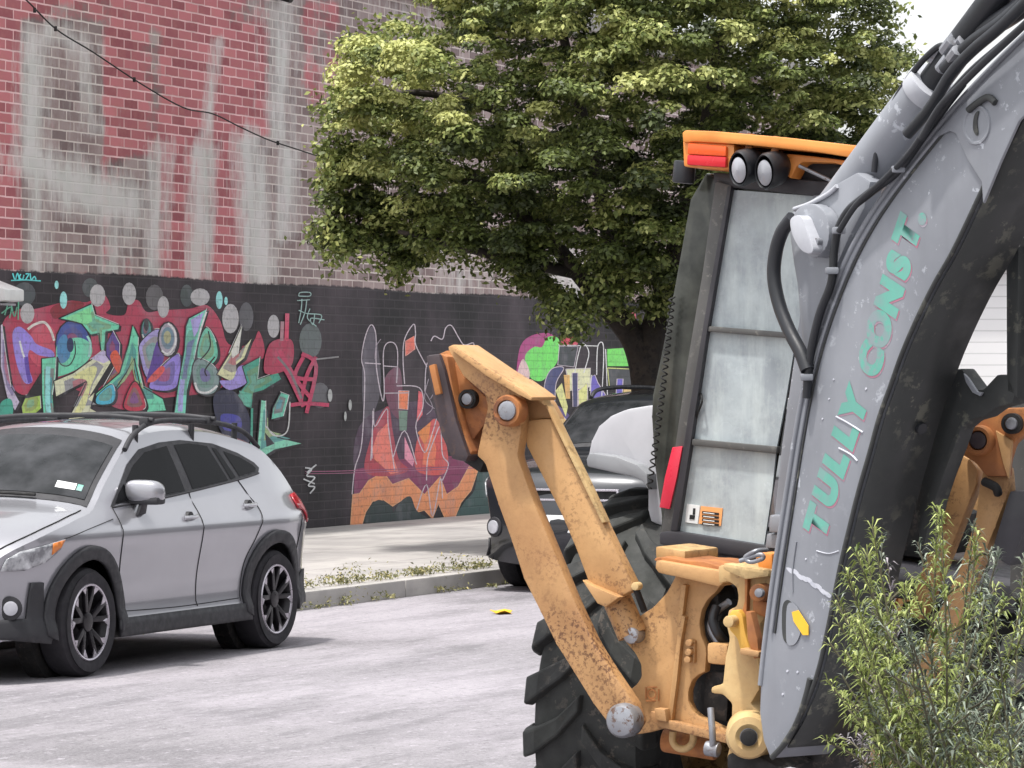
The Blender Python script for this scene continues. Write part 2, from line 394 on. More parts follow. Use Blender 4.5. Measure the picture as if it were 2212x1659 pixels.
bld = empty('brick_building', W0, RZ, 'long painted brick building with faded red wall above a black graffiti covered base', 'building')
S0, S1, WT = -16.0, 20.0, 6.5
dx = .06; nx = int((S1-S0)/dx)+1; nz_ = int(WT/dx)+1
X, Z = np.meshgrid(np.linspace(S0, S1, nx), np.linspace(0, WT, nz_))
# back to picture units, for the faded paint patches
PX = W0.x+UD.x*X; PY = W0.y+UD.y*X; PZ = W0.z+Z
U = UX+F*PX/PY; V = HY-F*(PZ-CH)/PY
def seg(u0, v0, u1, v1, w, soft=.6):
    dx_, dy_ = u1-u0, v1-v0; L2 = dx_*dx_+dy_*dy_
    t = np.clip(((U-u0)*dx_+(V-v0)*dy_)/L2, 0, 1); d = np.hypot(U-u0-t*dx_, V-v0-t*dy_)
    return np.clip((w*(1+soft)-d)/(w*soft*2), 0, 1)
def rect(u0, v0, u1, v1, s=25):
    return np.clip((U-u0)/s+.5, 0, 1)*np.clip((u1-U)/s+.5, 0, 1)*np.clip((V-v0)/s+.5, 0, 1)*np.clip((v1-V)/s+.5, 0, 1)
pale = np.zeros_like(U)
for a in [(66, 110, 110, 62, 18, .7), (110, 62, 190, 110, 20, .6), (72, 80, 62, 350, 18, .75), (70, 350, 82, 580, 22, .55), (185, 110, 208, 280, 13, .55), (62, 345, 160, 400, 28, .85), (150, 400, 265, 440, 32, .95), (262, 440, 245, 590, 24, .6),
          (345, 320, 335, 590, 16, .7), (468, 90, 440, 340, 9, .65), (440, 330, 425, 590, 17, .85), (606, 0, 600, 290, 22, .6), (535, 310, 560, 590, 22, .85), (622, 330, 615, 500, 16, .75),
          (100, 90, 90, 350, 34, .3), (690, 0, 700, 200, 26, .25), (950, 540, 990, 600, 40, .45), (860, 540, 1100, 600, 18, .35), (1220, 560, 1240, 640, 26, .8), (790, 520, 700, 560, 40, .2), (850, 30, 900, 60, 60, .35)]:
    pale = np.maximum(pale, seg(*a[:4], a[4]*1.45, 1.15)*min(1.1, a[5]*1.2))
grey = np.clip((U-480)/160, 0, 1)*.9+.1
for a in [(40, 40, 225, 600, .95), (225, 330, 345, 600, .8), (320, 60, 350, 600, .6), (285, 90, 340, 200, .35), (430, 330, 465, 600, .6), (530, 280, 760, 620, .95), (575, 0, 660, 300, .8), (80, 0, 240, 60, .5), (490, 10, 560, 60, .5)]:
    grey = np.maximum(grey, rect(*a[:4])*a[4])
for a in [(-600, -400, 45, 700, 1), (355, 180, 432, 620, .6), (466, 380, 522, 620, .95), (232, 80, 300, 340, .9), (478, 60, 575, 300, .85), (650, 0, 735, 230, .55)]:
    grey = grey*(1-rect(*a[:4])*a[4])
grey = np.where(U < -20, .2, grey)
bandtop = 2.86+.012*np.sin(X*1.3)
band = np.clip((bandtop-Z)/.24+.5, 0, 1)
verts = np.stack([X.ravel(), np.zeros(X.size), Z.ravel()], 1)
ii = np.arange(nx*nz_).reshape(nz_, nx)
faces = np.stack([ii[:-1, :-1].ravel(), ii[:-1, 1:].ravel(), ii[1:, 1:].ravel(), ii[1:, :-1].ravel()], 1)
me = bpy.data.meshes.new('wall'); me.from_pydata(verts.tolist(), [], faces.tolist()); me.update()
for nm, arr in (('pale', pale), ('greyed', grey), ('band', band)):
    at = me.attributes.new(nm, 'FLOAT', 'POINT'); at.data.foreach_set('value', arr.ravel().astype(np.float32))
mesh_obj('wall', me, M_brick, bld)
bm = bmesh.new()
add_box(bm, ((S0+S1)/2, 4.55, WT/2), (S1-S0-.02, 9.0, WT-.02))
obj('building_body', bm, M_kerb, bld)
bm = bmesh.new()
add_box(bm, ((S0+S1)/2, .05, WT+.05), (S1-S0+.1, .34, .10), bev=.01)
add_box(bm, ((S0+S1)/2, .05, WT+.15), (S1-S0+.2, .46, .10), bev=.01)
add_box(bm, ((S0+S1)/2, .10, WT+.30), (S1-S0+.1, .30, .20), bev=.01)
obj('cornice', bm, M_kerb, bld)
# downpipe stub
bm = bmesh.new(); s_, z_ = wall_sz(598, 8); add_cyl(bm, (s_, -.08, z_+.1), (0, -1, -.3), .07, .24, 16, bev=.01)
obj('drain_spout', bm, M_void, bld, smooth=True)

# graffiti paint: colour carried per polygon, laid proud of the wall
M_graf, nt, b = newmat('spray_paint'); N = NT(nt); o = N.obj()
sx = N.n('ShaderNodeSeparateXYZ'); N.l(o, sx.inputs[0]); cb = N.n('ShaderNodeCombineXYZ'); N.l(sx.outputs['X'], cb.inputs[0]); N.l(sx.outputs['Z'], cb.inputs[1])
bt = brick_tex(N, cb.outputs[0]); ac = N.n('ShaderNodeAttribute', attribute_name='Col').outputs['Color']
c = N.mix(N.math('MULTIPLY', N.ramp(N.noise(6, 5, o, .7), [(.42, 0.), (.68, 1.)]), .28), ac, N.mix(.6, ac, (.02, .02, .025)))
c = N.mix(N.math('MULTIPLY', N.ramp(N.noise(1.3, 6, o, .7), [(.5, 0.), (.62, 1.)]), .25), c, N.mix(.6, ac, (.16, .13, .2)))
c = N.mix(N.math('MULTIPLY', N.ramp(N.noise(22, 4, o, .7), [(.55, 0.), (.66, 1.)]), .4), c, (.04, .04, .045))
c = N.mix(N.math('MULTIPLY', N.ramp(N.noise(3, 4, o, .6), [(.5, 0.), (.7, 1.)]), .2), c, (.5, .48, .55))
c = N.mix(N.math('MULTIPLY', bt.outputs['Fac'], .16), c, (.03, .03, .03))
N.l(c, b.inputs['Base Color']); b.inputs['Roughness'].default_value = .6
N.bump(N.math('SUBTRACT', 0.0, bt.outputs['Fac']), .5, .006, b)
class Graf:
    def __init__(s, conv, base): s.v = []; s.f = []; s.c = []; s.i = 0; s.conv = conv; s.base = base; s.shadow = False; s.tints = [(214, 216, 150), (150, 214, 190), (140, 124, 200), (206, 96, 130), (90, 170, 200)]
    def _pt(s, x, y):
        u, v = s.conv(x, y); a, z = wall_sz(u, v); return a, z
    def poly(s, col, pts, smooth=True, line=None, lw=5, n=5):
        P = catmull([Vector((p[0], p[1])) for p in pts], n, True) if smooth else [Vector((p[0], p[1])) for p in pts]
        cx_ = sum(p.x for p in P)/len(P); cy_ = sum(p.y for p in P)/len(P)
        if line == BK and not isinstance(s, type(None)) and s.shadow:
            k = len(s.v); y = -(s.base+.00007*s.i); s.i += 1
            for p in P: a, z = s._pt(p.x+13, p.y+9); s.v.append((a, y, z))
            s.f.append(tuple(range(k, k+len(P)))); s.c.append(lin(BK))
        k = len(s.v); y = -(s.base+.00007*s.i); s.i += 1
        for p in P: a, z = s._pt(p.x, p.y); s.v.append((a, y, z))
        s.f.append(tuple(range(k, k+len(P)))); s.c.append(tuple(min(.95, q*1.7) for q in lin(col)))
        if line == BK and s.shadow:
            for (f_, dx_, dy_, m_) in ((.66, -3, -6, .62), (.38, -5, -12, .35)):
                k = len(s.v); y = -(s.base+.00007*s.i); s.i += 1
                for p in P: a, z = s._pt(cx_+(p.x-cx_)*f_+dx_, cy_+(p.y-cy_)*f_+dy_); s.v.append((a, y, z))
                t_ = s.tints[s.i % len(s.tints)]; s.f.append(tuple(range(k, k+len(P)))); s.c.append(lin(tuple(col[q]*m_+t_[q]*(1-m_) for q in range(3))))
        if line: s.stroke(line, [(p.x, p.y) for p in P]+[(P[0].x, P[0].y)], lw, False)
        if line == BK and s.shadow:
            q0 = len(P)//6; seg_ = [(p.x-4, p.y-3) for p in P[q0:q0+max(3, len(P)//4)]]; s.stroke(WH, seg_, 4, False)
    def oval(s, col, cx, cy, rx, ry, line=None, lw=4):
        s.poly(col, [(cx+rx*math.cos(t*math.pi/8), cy+ry*math.sin(t*math.pi/8)) for t in range(16)], False, line, lw)
    def stroke(s, col, pts, w, smooth=True):
        P = catmull([Vector((p[0], p[1])) for p in pts], 5) if smooth else [Vector((p[0], p[1])) for p in pts]
        y = -(s.base+.00007*s.i); s.i += 1; L = []; Rr = []
        for i, p in enumerate(P):
            t = P[min(i+1, len(P)-1)]-P[max(i-1, 0)]
            if t.length < 1e-6: t = Vector((1, 0))
            t.normalize(); nn = Vector((-t.y, t.x))*w*.5
            L.append(p+nn); Rr.append(p-nn)
        k = len(s.v)
        for a_, b_ in zip(L, Rr):
            for q in (a_, b_):
                a, z = s._pt(q.x, q.y); s.v.append((a, y, z))
        for i in range(len(P)-1): s.f.append((k+2*i, k+2*i+1, k+2*i+3, k+2*i+2)); s.c.append(tuple(min(.95, q*1.7) for q in lin(col)))
    def build(s, name):
        me = bpy.data.meshes.new(name); me.from_pydata(s.v, [], s.f); me.update()
        ca = me.color_attributes.new('Col', 'FLOAT_COLOR', 'CORNER')
        arr = np.ones((len(me.loops), 4), np.float32)
        for pi, p in enumerate(me.polygons):
            arr[p.loop_start:p.loop_start+p.loop_total, :3] = s.c[pi]
        ca.data.foreach_set('color', arr.ravel())
        return mesh_obj(name, me, M_graf, bld)
c2 = lambda x, y: (x*.3472, y*.3472+548.6)
c4 = lambda x, y: ((1200+x/1.276)*.5486, (1100+y/1.276)*.5486)
TE = (104, 190, 158); TD = (62, 142, 122); PK = (156, 56, 78); PU = (136, 120, 196); DP = (82, 58, 132); GR = (156, 154, 158); CR = (214, 216, 158); BK = (30, 28, 32); BL = (58, 74, 140); WH = (206, 208, 206)
G = Graf(c2, .003); G.shadow = True
G.oval((66, 72, 74), 150, 250, 70, 75); G.oval((84, 82, 84), 960, 270, 55, 80); G.oval((58, 66, 66), 1160, 260, 40, 70); G.oval((80, 80, 84), 1530, 390, 45, 90); G.oval((82, 90, 90), 1930, 540, 70, 110); G.oval((84, 84, 88), 1990, 880, 60, 80); G.oval((74, 78, 80), 560, 210, 50, 60)
G.poly(PK, [(15, 430), (110, 345), (200, 345), (330, 315), (440, 290), (540, 300), (640, 250), (685, 330), (660, 370), (770, 380), (800, 300), (860, 290), (910, 360), (1010, 350), (1180, 340), (1290, 320), (1370, 420), (1420, 560), (1560, 560), (1610, 480), (1640, 640), (1500, 760), (1300, 860), (1000, 900), (780, 970), (600, 900), (330, 800), (160, 880), (60, 800), (25, 620)])
G.poly((120, 38, 48), [(310, 350), (360, 310), (480, 292), (520, 320), (420, 370), (360, 400), (330, 400)], line=None)
G.poly((176, 74, 92), [(200, 480), (300, 440), (350, 520), (340, 640), (240, 700), (170, 600)])
for a in [(605, 258, 48, 70), (802, 248, 43, 70), (1014, 330, 36, 68), (1243, 268, 60, 54), (1432, 402, 52, 92), (168, 370, 44, 64), (1700, 450, 38, 72)]: G.oval((160, 158, 160), *a)
for a in [(393, 287, 23, 54), (1362, 287, 21, 56), (1404, 292, 11, 26), (350, 192, 13, 26)]: G.oval((138, 208, 236), *a)
G.poly(PU, [(75, 500), (120, 452), (190, 510), (225, 560), (320, 600), (330, 640), (240, 630), (180, 600), (175, 700), (200, 790), (150, 800), (100, 680)], line=None)
G.stroke(WH, [(120, 540), (140, 620), (165, 680), (175, 740)], 12)
G.stroke((86, 66, 150), [(160, 640), (170, 730), (185, 800)], 26)
G.poly((178, 168, 190), [(0, 440), (14, 440), (40, 640), (70, 830), (120, 920), (90, 975), (40, 890), (0, 700)], False, BK)
G.stroke((200, 190, 186), [(170, 470), (210, 440), (270, 425), (310, 470), (335, 540)], 16)
G.poly((62, 148, 128), [(0, 930), (60, 900), (80, 960), (60, 1040), (0, 1040)])
G.poly((150, 178, 80), [(130, 950), (160, 880), (250, 870), (256, 960), (210, 1000), (140, 1010)], False, BK)
G.poly(BK, [(150, 900), (250, 740), (262, 800), (256, 880)], False)
# first letters
G.oval(BL, 450, 560, 108, 150, BK, 8)
G.poly(TE, [(360, 560), (480, 520), (560, 560), (560, 640), (470, 720), (340, 760), (345, 640)], True)
G.poly((70, 120, 160), [(360, 540), (400, 500), (430, 560), (430, 640), (380, 680), (352, 620)])
G.stroke(BK, [(352, 640), (380, 690), (430, 690), (465, 620), (460, 540)], 7)
G.oval((34, 44, 78), 434, 566, 22, 46)
G.stroke((150, 214, 190), [(540, 510), (560, 560), (550, 640)], 14)
G.poly(TE, [(255, 650), (350, 640), (345, 760), (326, 880), (335, 1000), (360, 1060), (270, 1060), (256, 870)], False, BK, 7)
G.stroke((134, 206, 196), [(296, 700), (292, 900), (310, 1050)], 30)
G.poly(TE, [(360, 402), (570, 308), (590, 380), (740, 440), (735, 472), (655, 485), (648, 600), (624, 600), (612, 492), (560, 505), (500, 430)], False, BK, 8)
G.poly((120, 206, 140), [(400, 400), (560, 330), (570, 420), (530, 440)], False)
G.poly((196, 206, 168), [(330, 790), (450, 740), (560, 660), (640, 600), (705, 650), (600, 820), (560, 960), (640, 1010), (420, 1030), (520, 830), (540, 790), (345, 890)], False, BK, 8)
G.poly((222, 226, 140), [(450, 770), (560, 700), (600, 720), (560, 830), (520, 960), (450, 1010), (540, 800)], True)
G.poly((176, 166, 204), [(560, 650), (640, 600), (700, 650), (640, 680)], False)
G.poly(BK, [(545, 900), (690, 665), (716, 690), (650, 800)], False)
G.poly((168, 74, 60), [(640, 830), (740, 650), (770, 700), (730, 760)], False, BK, 6)
G.poly(DP, [(655, 560), (700, 475), (745, 560), (742, 650), (700, 690), (655, 630)], False, BK, 6)
G.poly((206, 84, 60), [(680, 640), (720, 600), (760, 690), (730, 740)], True)
G.poly(TE, [(795, 560), (820, 440), (860, 520), (858, 700), (890, 830), (1010, 900), (1030, 975), (910, 985), (876, 860), (830, 650), (780, 740), (700, 860), (600, 940), (590, 870), (740, 740)], False, BK, 8)
G.poly((70, 164, 190), [(600, 880), (690, 810), (716, 870), (690, 930), (600, 935)], True, BK, 5)
G.poly((168, 54, 72), [(835, 790), (905, 930), (880, 975), (790, 975), (765, 925)], True, BK, 6)
G.oval((66, 128, 116), 905, 480, 34, 76, BK, 9); G.oval(BK, 905, 440, 15, 40)
G.stroke(WH, [(880, 500), (905, 540), (930, 500)], 9)
G.poly((150, 140, 190), [(862, 560), (960, 470), (1020, 500), (1000, 640), (940, 760), (900, 760), (870, 660)], True, BK, 6)
G.poly(DP, [(975, 540), (1015, 640), (970, 740), (905, 800), (930, 690)], True)
G.poly(PU, [(920, 820), (980, 720), (1110, 620), (1106, 800), (1050, 850), (960, 848)], True, BK, 7)
G.poly((196, 82, 80), [(910, 790), (990, 700), (1020, 720), (960, 790)], True)
G.oval((152, 146, 158), 1040, 530, 62, 106, BK, 10)
G.stroke(WH, [(1040, 430), (1080, 480), (1084, 560), (1040, 620), (1000, 600)], 12)
G.poly((112, 190, 170), [(1168, 400), (1285, 340), (1240, 480), (1205, 660), (1160, 850), (1150, 1000), (1075, 1000), (1100, 820), (1140, 600), (1150, 450)], False, BK, 8)
G.poly((156, 148, 206), [(1180, 410), (1260, 365), (1225, 480), (1200, 520)], False)
G.stroke(WH, [(1278, 360), (1240, 480), (1222, 560)], 10)
G.stroke((150, 150, 200), [(1130, 780), (1120, 880), (1115, 980)], 30)
G.poly((100, 176, 152), [(1235, 530), (1280, 455), (1335, 530), (1350, 640), (1290, 700), (1220, 660)], True, BK, 9)
G.poly((118, 138, 138), [(1188, 720), (1230, 650), (1330, 700), (1360, 790), (1320, 870), (1220, 860)], True, BK, 8)
G.stroke(BK, [(1290, 480), (1300, 580), (1240, 660)], 8); G.stroke(BK, [(1330, 640), (1270, 720), (1280, 760)], 9)
G.stroke(WH, [(1205, 800), (1230, 855), (1290, 860), (1345, 820)], 14)
G.poly((38, 40, 62), [(1330, 870), (1440, 850), (1520, 950), (1560, 1100), (1500, 1230), (1400, 1160), (1330, 1000)])
G.poly((60, 60, 140), [(1370, 1000), (1480, 1010), (1490, 1090), (1390, 1095)])
G.poly(CR, [(1340, 750), (1420, 620), (1500, 440), (1480, 620), (1560, 525), (1515, 650), (1465, 690), (1470, 780), (1420, 790)], False, BK, 7)
G.poly((206, 200, 190), [(1430, 610), (1500, 445), (1476, 620), (1440, 650)], False)
G.poly((142, 128, 190), [(1360, 790), (1440, 780), (1480, 700), (1560, 700), (1530, 800), (1420, 846)], True, None)
G.poly(TD, [(1500, 700), (1615, 640), (1600, 780), (1720, 735), (1745, 780), (1630, 850), (1570, 865), (1560, 960), (1520, 950), (1470, 880), (1530, 800)], False, BK, 7)
G.poly((88, 160, 140), [(1480, 850), (1560, 870), (1550, 950), (1510, 940)], False)
G.poly((150, 50, 74), [(1670, 560), (1800, 530), (1820, 640), (1780, 720), (1640, 740)], True)
G.stroke((182, 64, 92), [(1780, 370), (1775, 540)], 26)
G.stroke((150, 112, 120), [(1750, 420), (1745, 540)], 22)
for a in [[(1700, 610), (1790, 760), (1880, 950)], [(1730, 600), (1850, 800), (1930, 900)], [(1960, 640), (1900, 760), (1860, 940)], [(1870, 620), (1960, 700), (1900, 990)], [(1800, 940), (1900, 930), (2040, 940)], [(1880, 640), (1830, 760), (1940, 780)]]: G.stroke((164, 50, 82), a, 24)
G.stroke((110, 100, 104), [(1720, 640), (1800, 740), (1870, 900)], 16)
G.stroke((128, 128, 128), [(1960, 655), (2100, 640)], 10)
G.poly((92, 176, 152), [(1740, 860), (1795, 880), (1760, 1010), (1680, 1030), (1690, 960)], False, BK, 6)
G.poly((118, 184, 160), [(1615, 905), (1650, 915), (1650, 1080), (1720, 1140), (1870, 1180), (1700, 1220), (1585, 1290), (1600, 1100)], False, BK, 8)
G.poly((36, 34, 40), [(1640, 1110), (1700, 1180), (1650, 1200)], False)
G.stroke(TD, [(1560, 960), (1556, 1200)], 14)
G.stroke((176, 176, 176), [(1650, 1070), (1700, 1130), (1780, 1100), (1796, 920)], 8)
# tags
for a in [[(70, 120), (85, 160), (100, 120), (112, 160)], [(120, 125), (112, 145), (130, 160), (140, 130)], [(150, 125), (170, 125), (150, 160)], [(178, 120), (185, 160), (205, 140), (215, 160)], [(60, 165), (150, 162), (245, 168)]]: G.stroke((88, 196, 204), a, 8)
for a in [[(0, 320), (40, 300), (20, 380)], [(0, 370), (60, 330), (50, 400)], [(60, 310), (80, 390), (96, 330)], [(106, 290), (104, 410)]]: G.stroke((84, 150, 124), a, 8)
for a in [[(1850, 262), (1860, 240), (1920, 240), (1918, 262), (1850, 262)], [(1840, 290), (1920, 285)], [(1870, 280), (1866, 340), (1850, 430)], [(1900, 285), (1890, 360), (1860, 440)], [(1920, 340), (1905, 400), (1960, 450)], [(1950, 370), (1940, 440), (1925, 400), (2010, 410)], [(1850, 350), (1900, 370), (1990, 380), (1975, 430)]]: G.stroke((132, 160, 156), a, 6)
for a in [[(1890, 1330), (1930, 1340), (1900, 1380), (1950, 1390), (1910, 1440), (1950, 1450), (1920, 1490)], [(1880, 1400), (1950, 1430)], [(1960, 1310), (1900, 1360)]]: G.stroke((176, 178, 180), a, 9)
for a in [(2045, 880, 14, 40), (2170, 940, 10, 34), (2140, 1010, 8, 30)]: G.oval((150, 152, 152), *a)
G.build('lettering_mural')
# second piece
G = Graf(c4, .003)
LN = (178, 168, 176)
G.poly((74, 70, 78), [(290, 380), (330, 240), (360, 300), (380, 560), (300, 720)], True)
G.poly((62, 44, 62), [(250, 960), (300, 700), (620, 620), (700, 900), (800, 880), (700, 960), (400, 960)], True)
G.poly((112, 46, 78), [(245, 1090), (250, 955), (330, 940), (480, 905), (640, 890), (850, 885), (870, 930), (820, 1010), (720, 1100), (600, 1080), (400, 1030)], False)
G.poly((206, 128, 88), [(228, 1242), (240, 1080), (275, 1075), (320, 1010), (360, 988), (410, 990), (440, 1030), (520, 1000), (600, 1080), (680, 990), (712, 1080), (770, 1040), (830, 930), (868, 912), (872, 950), (835, 1060), (785, 1120), (752, 1200), (705, 1204), (670, 1130), (640, 1204), (600, 1160), (560, 1172), (522, 1088), (440, 1140), (395, 1108), (340, 1115), (305, 1170), (285, 1240)], False, (226, 150, 110), 4)
G.poly((40, 52, 52), [(300, 1222), (330, 1140), (370, 1108), (420, 1130), (440, 1160), (436, 1215)], True)
G.poly((40, 52, 52), [(444, 1215), (470, 1130), (528, 1090), (560, 1160), (620, 1200), (620, 1214)], True)
G.poly((52, 74, 72), [(760, 1206), (800, 1120), (850, 1060), (880, 930), (940, 920), (960, 1180), (880, 1206)], True)
G.poly((150, 58, 70), [(300, 960), (330, 800), (372, 690), (420, 640), (440, 760), (470, 900), (520, 960), (400, 990)], True)
G.poly((176, 74, 72), [(560, 960), (560, 820), (600, 760), (650, 700), (690, 760), (720, 900), (690, 980)], True)
G.poly((226, 120, 84), [(345, 900), (365, 800), (410, 740), (425, 830), (450, 930), (400, 950)], False)
G.poly((214, 106, 80), [(590, 930), (600, 830), (640, 760), (660, 860), (650, 940)], False)
G.poly((96, 56, 72), [(400, 500), (470, 440), (490, 560), (480, 700), (420, 640)], True)
G.poly((196, 100, 84), [(505, 385), (505, 310), (548, 285), (552, 350)], False, (210, 140, 130), 4)
G.poly((206, 112, 78), [(470, 560), (522, 560), (516, 655), (470, 650)], False, LN, 4)
G.poly((98, 120, 108), [(470, 660), (515, 660), (510, 760), (475, 760)], False)
G.poly((206, 108, 96), [(335, 860), (365, 770), (415, 720), (428, 820), (446, 900), (470, 970), (430, 980), (350, 900)], False)
G.poly((196, 92, 98), [(570, 560), (590, 570), (590, 680), (560, 720)], False)
G.poly((222, 120, 66), [(565, 770), (632, 715), (622, 790), (600, 830)], False)
G.poly((200, 130, 150), [(500, 790), (550, 910), (540, 940), (500, 900)], False)
for a in [[(236, 1080), (250, 950), (285, 820), (300, 500), (284, 400), (302, 290), (332, 228), (356, 280), (358, 440), (388, 606), (398, 560), (394, 360), (430, 315), (464, 356), (460, 520)],
          [(500, 525), (492, 400), (500, 300), (545, 225), (555, 270), (556, 330), (612, 440)], [(396, 572), (520, 570)], [(460, 535), (575, 545), (592, 640), (556, 740), (600, 870), (640, 770), (660, 700)],
          [(330, 910), (344, 650), (350, 740), (410, 650), (418, 740), (450, 960)], [(440, 900), (500, 760), (560, 930)], [(610, 1010), (616, 900), (650, 800), (680, 740), (690, 880), (720, 930), (690, 1010)],
          [(632, 310), (650, 285), (690, 300), (706, 245), (735, 232), (770, 290), (800, 330), (846, 320), (846, 370), (876, 372), (880, 420)], [(602, 560), (610, 430), (650, 380)], [(560, 1160), (610, 1030), (640, 1190), (680, 1000), (690, 1100)],
          [(340, 660), (336, 900)], [(300, 420), (380, 425)], [(396, 435), (465, 440)]]: G.stroke(LN, a, 5)
for y in (965, 976): G.stroke((140, 84, 110), [(0, y), (240, y-4), (900, y-30)], 4)
for a in [[(600, 560), (640, 640), (610, 680)], [(620, 500), (600, 600), (650, 650)], [(630, 600), (660, 560), (680, 640)], [(350, 400), (355, 340), (380, 300)]]: G.stroke((140, 130, 140), a, 4)
G.build('outlined_mural')
G = Graf(c4, .003)
G.poly((150, 62, 112), [(1085, 330), (1160, 275), (1250, 285), (1220, 400), (1110, 430), (1085, 560), (1050, 600), (1060, 480)], True)
G.poly((104, 196, 92), [(1105, 390), (1150, 340), (1190, 340), (1220, 290), (1275, 300), (1272, 400), (1235, 460), (1190, 510), (1130, 490)], True)
G.poly((222, 170, 170), [(1065, 480), (1095, 400), (1130, 470), (1110, 530), (1070, 540)], True)
G.poly((182, 66, 82), [(1285, 290), (1370, 280), (1370, 330), (1290, 330)], False)
G.poly((52, 58, 60), [(1278, 335), (1372, 338), (1352, 440), (1270, 430)], False, LN, 4)
G.poly((108, 196, 92), [(1518, 350), (1600, 345), (1640, 420), (1636, 436), (1520, 436)], False)
G.poly((58, 62, 64), [(1520, 445), (1665, 452), (1650, 545), (1530, 540)], False, (190, 206, 120), 5)
G.poly((206, 206, 160), [(1310, 450), (1435, 446), (1432, 540), (1330, 560)], False, LN, 4)
G.poly((222, 158, 96), [(1300, 480), (1330, 480), (1332, 600), (1310, 600)], False)
G.poly((62, 66, 104), [(1205, 620), (1205, 520), (1240, 450), (1300, 445), (1262, 520), (1250, 640)], True, LN, 4)
G.poly((60, 62, 96), [(1342, 470), (1370, 470), (1370, 640), (1346, 640)], False, LN, 4)
G.poly((196, 206, 130), [(1372, 560), (1420, 520), (1420, 660), (1376, 690)], False, LN, 4)
G.poly((98, 88, 168), [(1434, 690), (1436, 490), (1456, 480), (1472, 520), (1530, 612), (1516, 650), (1480, 690)], False, LN, 4)
G.poly((98, 90, 172), [(1560, 615), (1568, 500), (1598, 500), (1592, 615)], False, LN, 5)
G.poly((232, 172, 120), [(1600, 552), (1670, 556), (1650, 612), (1598, 610)], False)
G.poly((84, 72, 120), [(1215, 700), (1230, 640), (1280, 640), (1340, 700), (1320, 740), (1230, 760)], True)
G.poly((232, 166, 112), [(1235, 720), (1250, 675), (1290, 685), (1318, 718), (1290, 740)], True, LN, 4)
G.poly((206, 206, 130), [(1258, 560), (1290, 520), (1320, 640), (1310, 690)], False)
for a in [[(1355, 470), (1372, 380), (1395, 320), (1426, 370), (1400, 470)], [(1465, 480), (1470, 340), (1495, 320), (1500, 400), (1490, 600)], [(1272, 330), (1470, 335)], [(1510, 350), (1520, 600)], [(1430, 560), (1440, 480)]]: G.stroke((206, 200, 206), a, 5)
G.poly((206, 92, 112), [(1618, 180), (1655, 165), (1662, 210), (1640, 236)], True); G.poly((206, 92, 112), [(1700, 320), (1712, 250), (1752, 236), (1750, 290), (1730, 330)], True)
G.poly((160, 50, 70), [(1060, 480), (1075, 560), (1050, 640), (1035, 600)], True)
G.build('block_letter_mural')

# cable hanging in front of the wall
P_off = W0+NW*.35
def wp(u, v, off=.35): return onplane(u, v, W0+NW*off, NW)
bm = bmesh.new()
pts = catmull([wp(*p) for p in [(-60, -95), (48, -8), (120, 62), (200, 112), (300, 178), (395, 232), (460, 246), (520, 275), (580, 302), (640, 322), (700, 342), (780, 372)]], 6)
add_tube(bm, pts, .008, 6)
for u, v in [(75, 22), (120, 62), (290, 172), (600, 309)]:
    p = wp(u, v); add_box(bm, p+NW*.0, (.03, .03, .05), bev=.004)
add_tube(bm, [wp(-60, -95), wp(-60, -95, 0)], .012, 6); add_tube(bm, [wp(780, 372), wp(780, 372, 0)], .012, 6)
tag(obj('utility_cable', bm, M_void, smooth=True), 'thin dark cable sagging across the red brick wall', 'cable')

# floodlight at the left edge of the wall
p = wp(2, 622, .25)
fl = empty('wall_floodlight', p, RZ, 'white wall floodlight at the left edge above the mural', 'lamp')
bm = bmesh.new(); add_prism(bm, [Vector(q) for q in [(-.25, .2, .12), (-.25, -.2, -.02), (-.25, -.2, -.13), (-.25, .1, -.16), (-.25, .2, -.1)]], Vector((.36, 0, 0)), bev=.012)
obj('lamp_housing', bm, M_white, fl, smooth=True)
bm = bmesh.new(); add_box(bm, (-.07, -.02, -.165), (.28, .22, .02), bev=.004); obj('lamp_glass', bm, M_lens, fl)
bm = bmesh.new(); add_tube(bm, catmull([Vector(q) for q in [(.1, .2, .1), (.2, .1, .05), (.22, 0, -.06), (.16, .1, -.15), (.1, .24, -.14)]], 5), .008, 6); obj('lamp_cable', bm, M_white, fl, smooth=True)

# ------------------------------------------------------------------ unseen dark building across the street, added to darken the car window reflections
ob_ = empty('reflection_darkener', K0+NW*21, RZ, 'unseen dark building added across the street to darken the car window reflections', 'building')
bm = bmesh.new(); add_box(bm, (15, -5, 3.9), (110, 9.6, 7.8)); obj('wall', bm, M_void, ob_)
for k in range(12):
    bm = bmesh.new(); add_box(bm, (-34+k*9, -.15, 5), (3, .2, 5), bev=.02); obj('window', bm, M_fendgrey, ob_)

# ------------------------------------------------------------------ white sided building beyond
wb = empty('white_building', (9.2, 62, 0), R(-8), 'low white clapboard building seen through the gap beside the excavator cab', 'building')
m, nt, b = newmat('white_siding'); N = NT(nt); o = N.obj()
w = N.n('ShaderNodeTexWave'); w.bands_direction = 'Z'; w.wave_profile = 'SAW'; w.inputs['Scale'].default_value = 1.6; N.l(o, w.inputs['Vector'])
N.l(N.mix(N.ramp(w.outputs['Fac'], [(.0, 0.), (.12, 1.)]), lin((190, 190, 192)), lin((236, 236, 238))), b.inputs['Base Color']); N.bump(w.outputs['Fac'], .8, .02, b)
M_siding = m
bm = bmesh.new(); add_box(bm, (0, 4, 1.9), (12, 8, 3.8)); obj('wall', bm, M_siding, wb)
bm = bmesh.new(); add_prism(bm, [Vector(q) for q in [(-6.2, -.3, 3.81), (-6.2, 8.3, 3.81), (-6.2, 4, 4.9)]], Vector((12.4, 0, 0))); obj('roof', bm, M_fendgrey, wb)
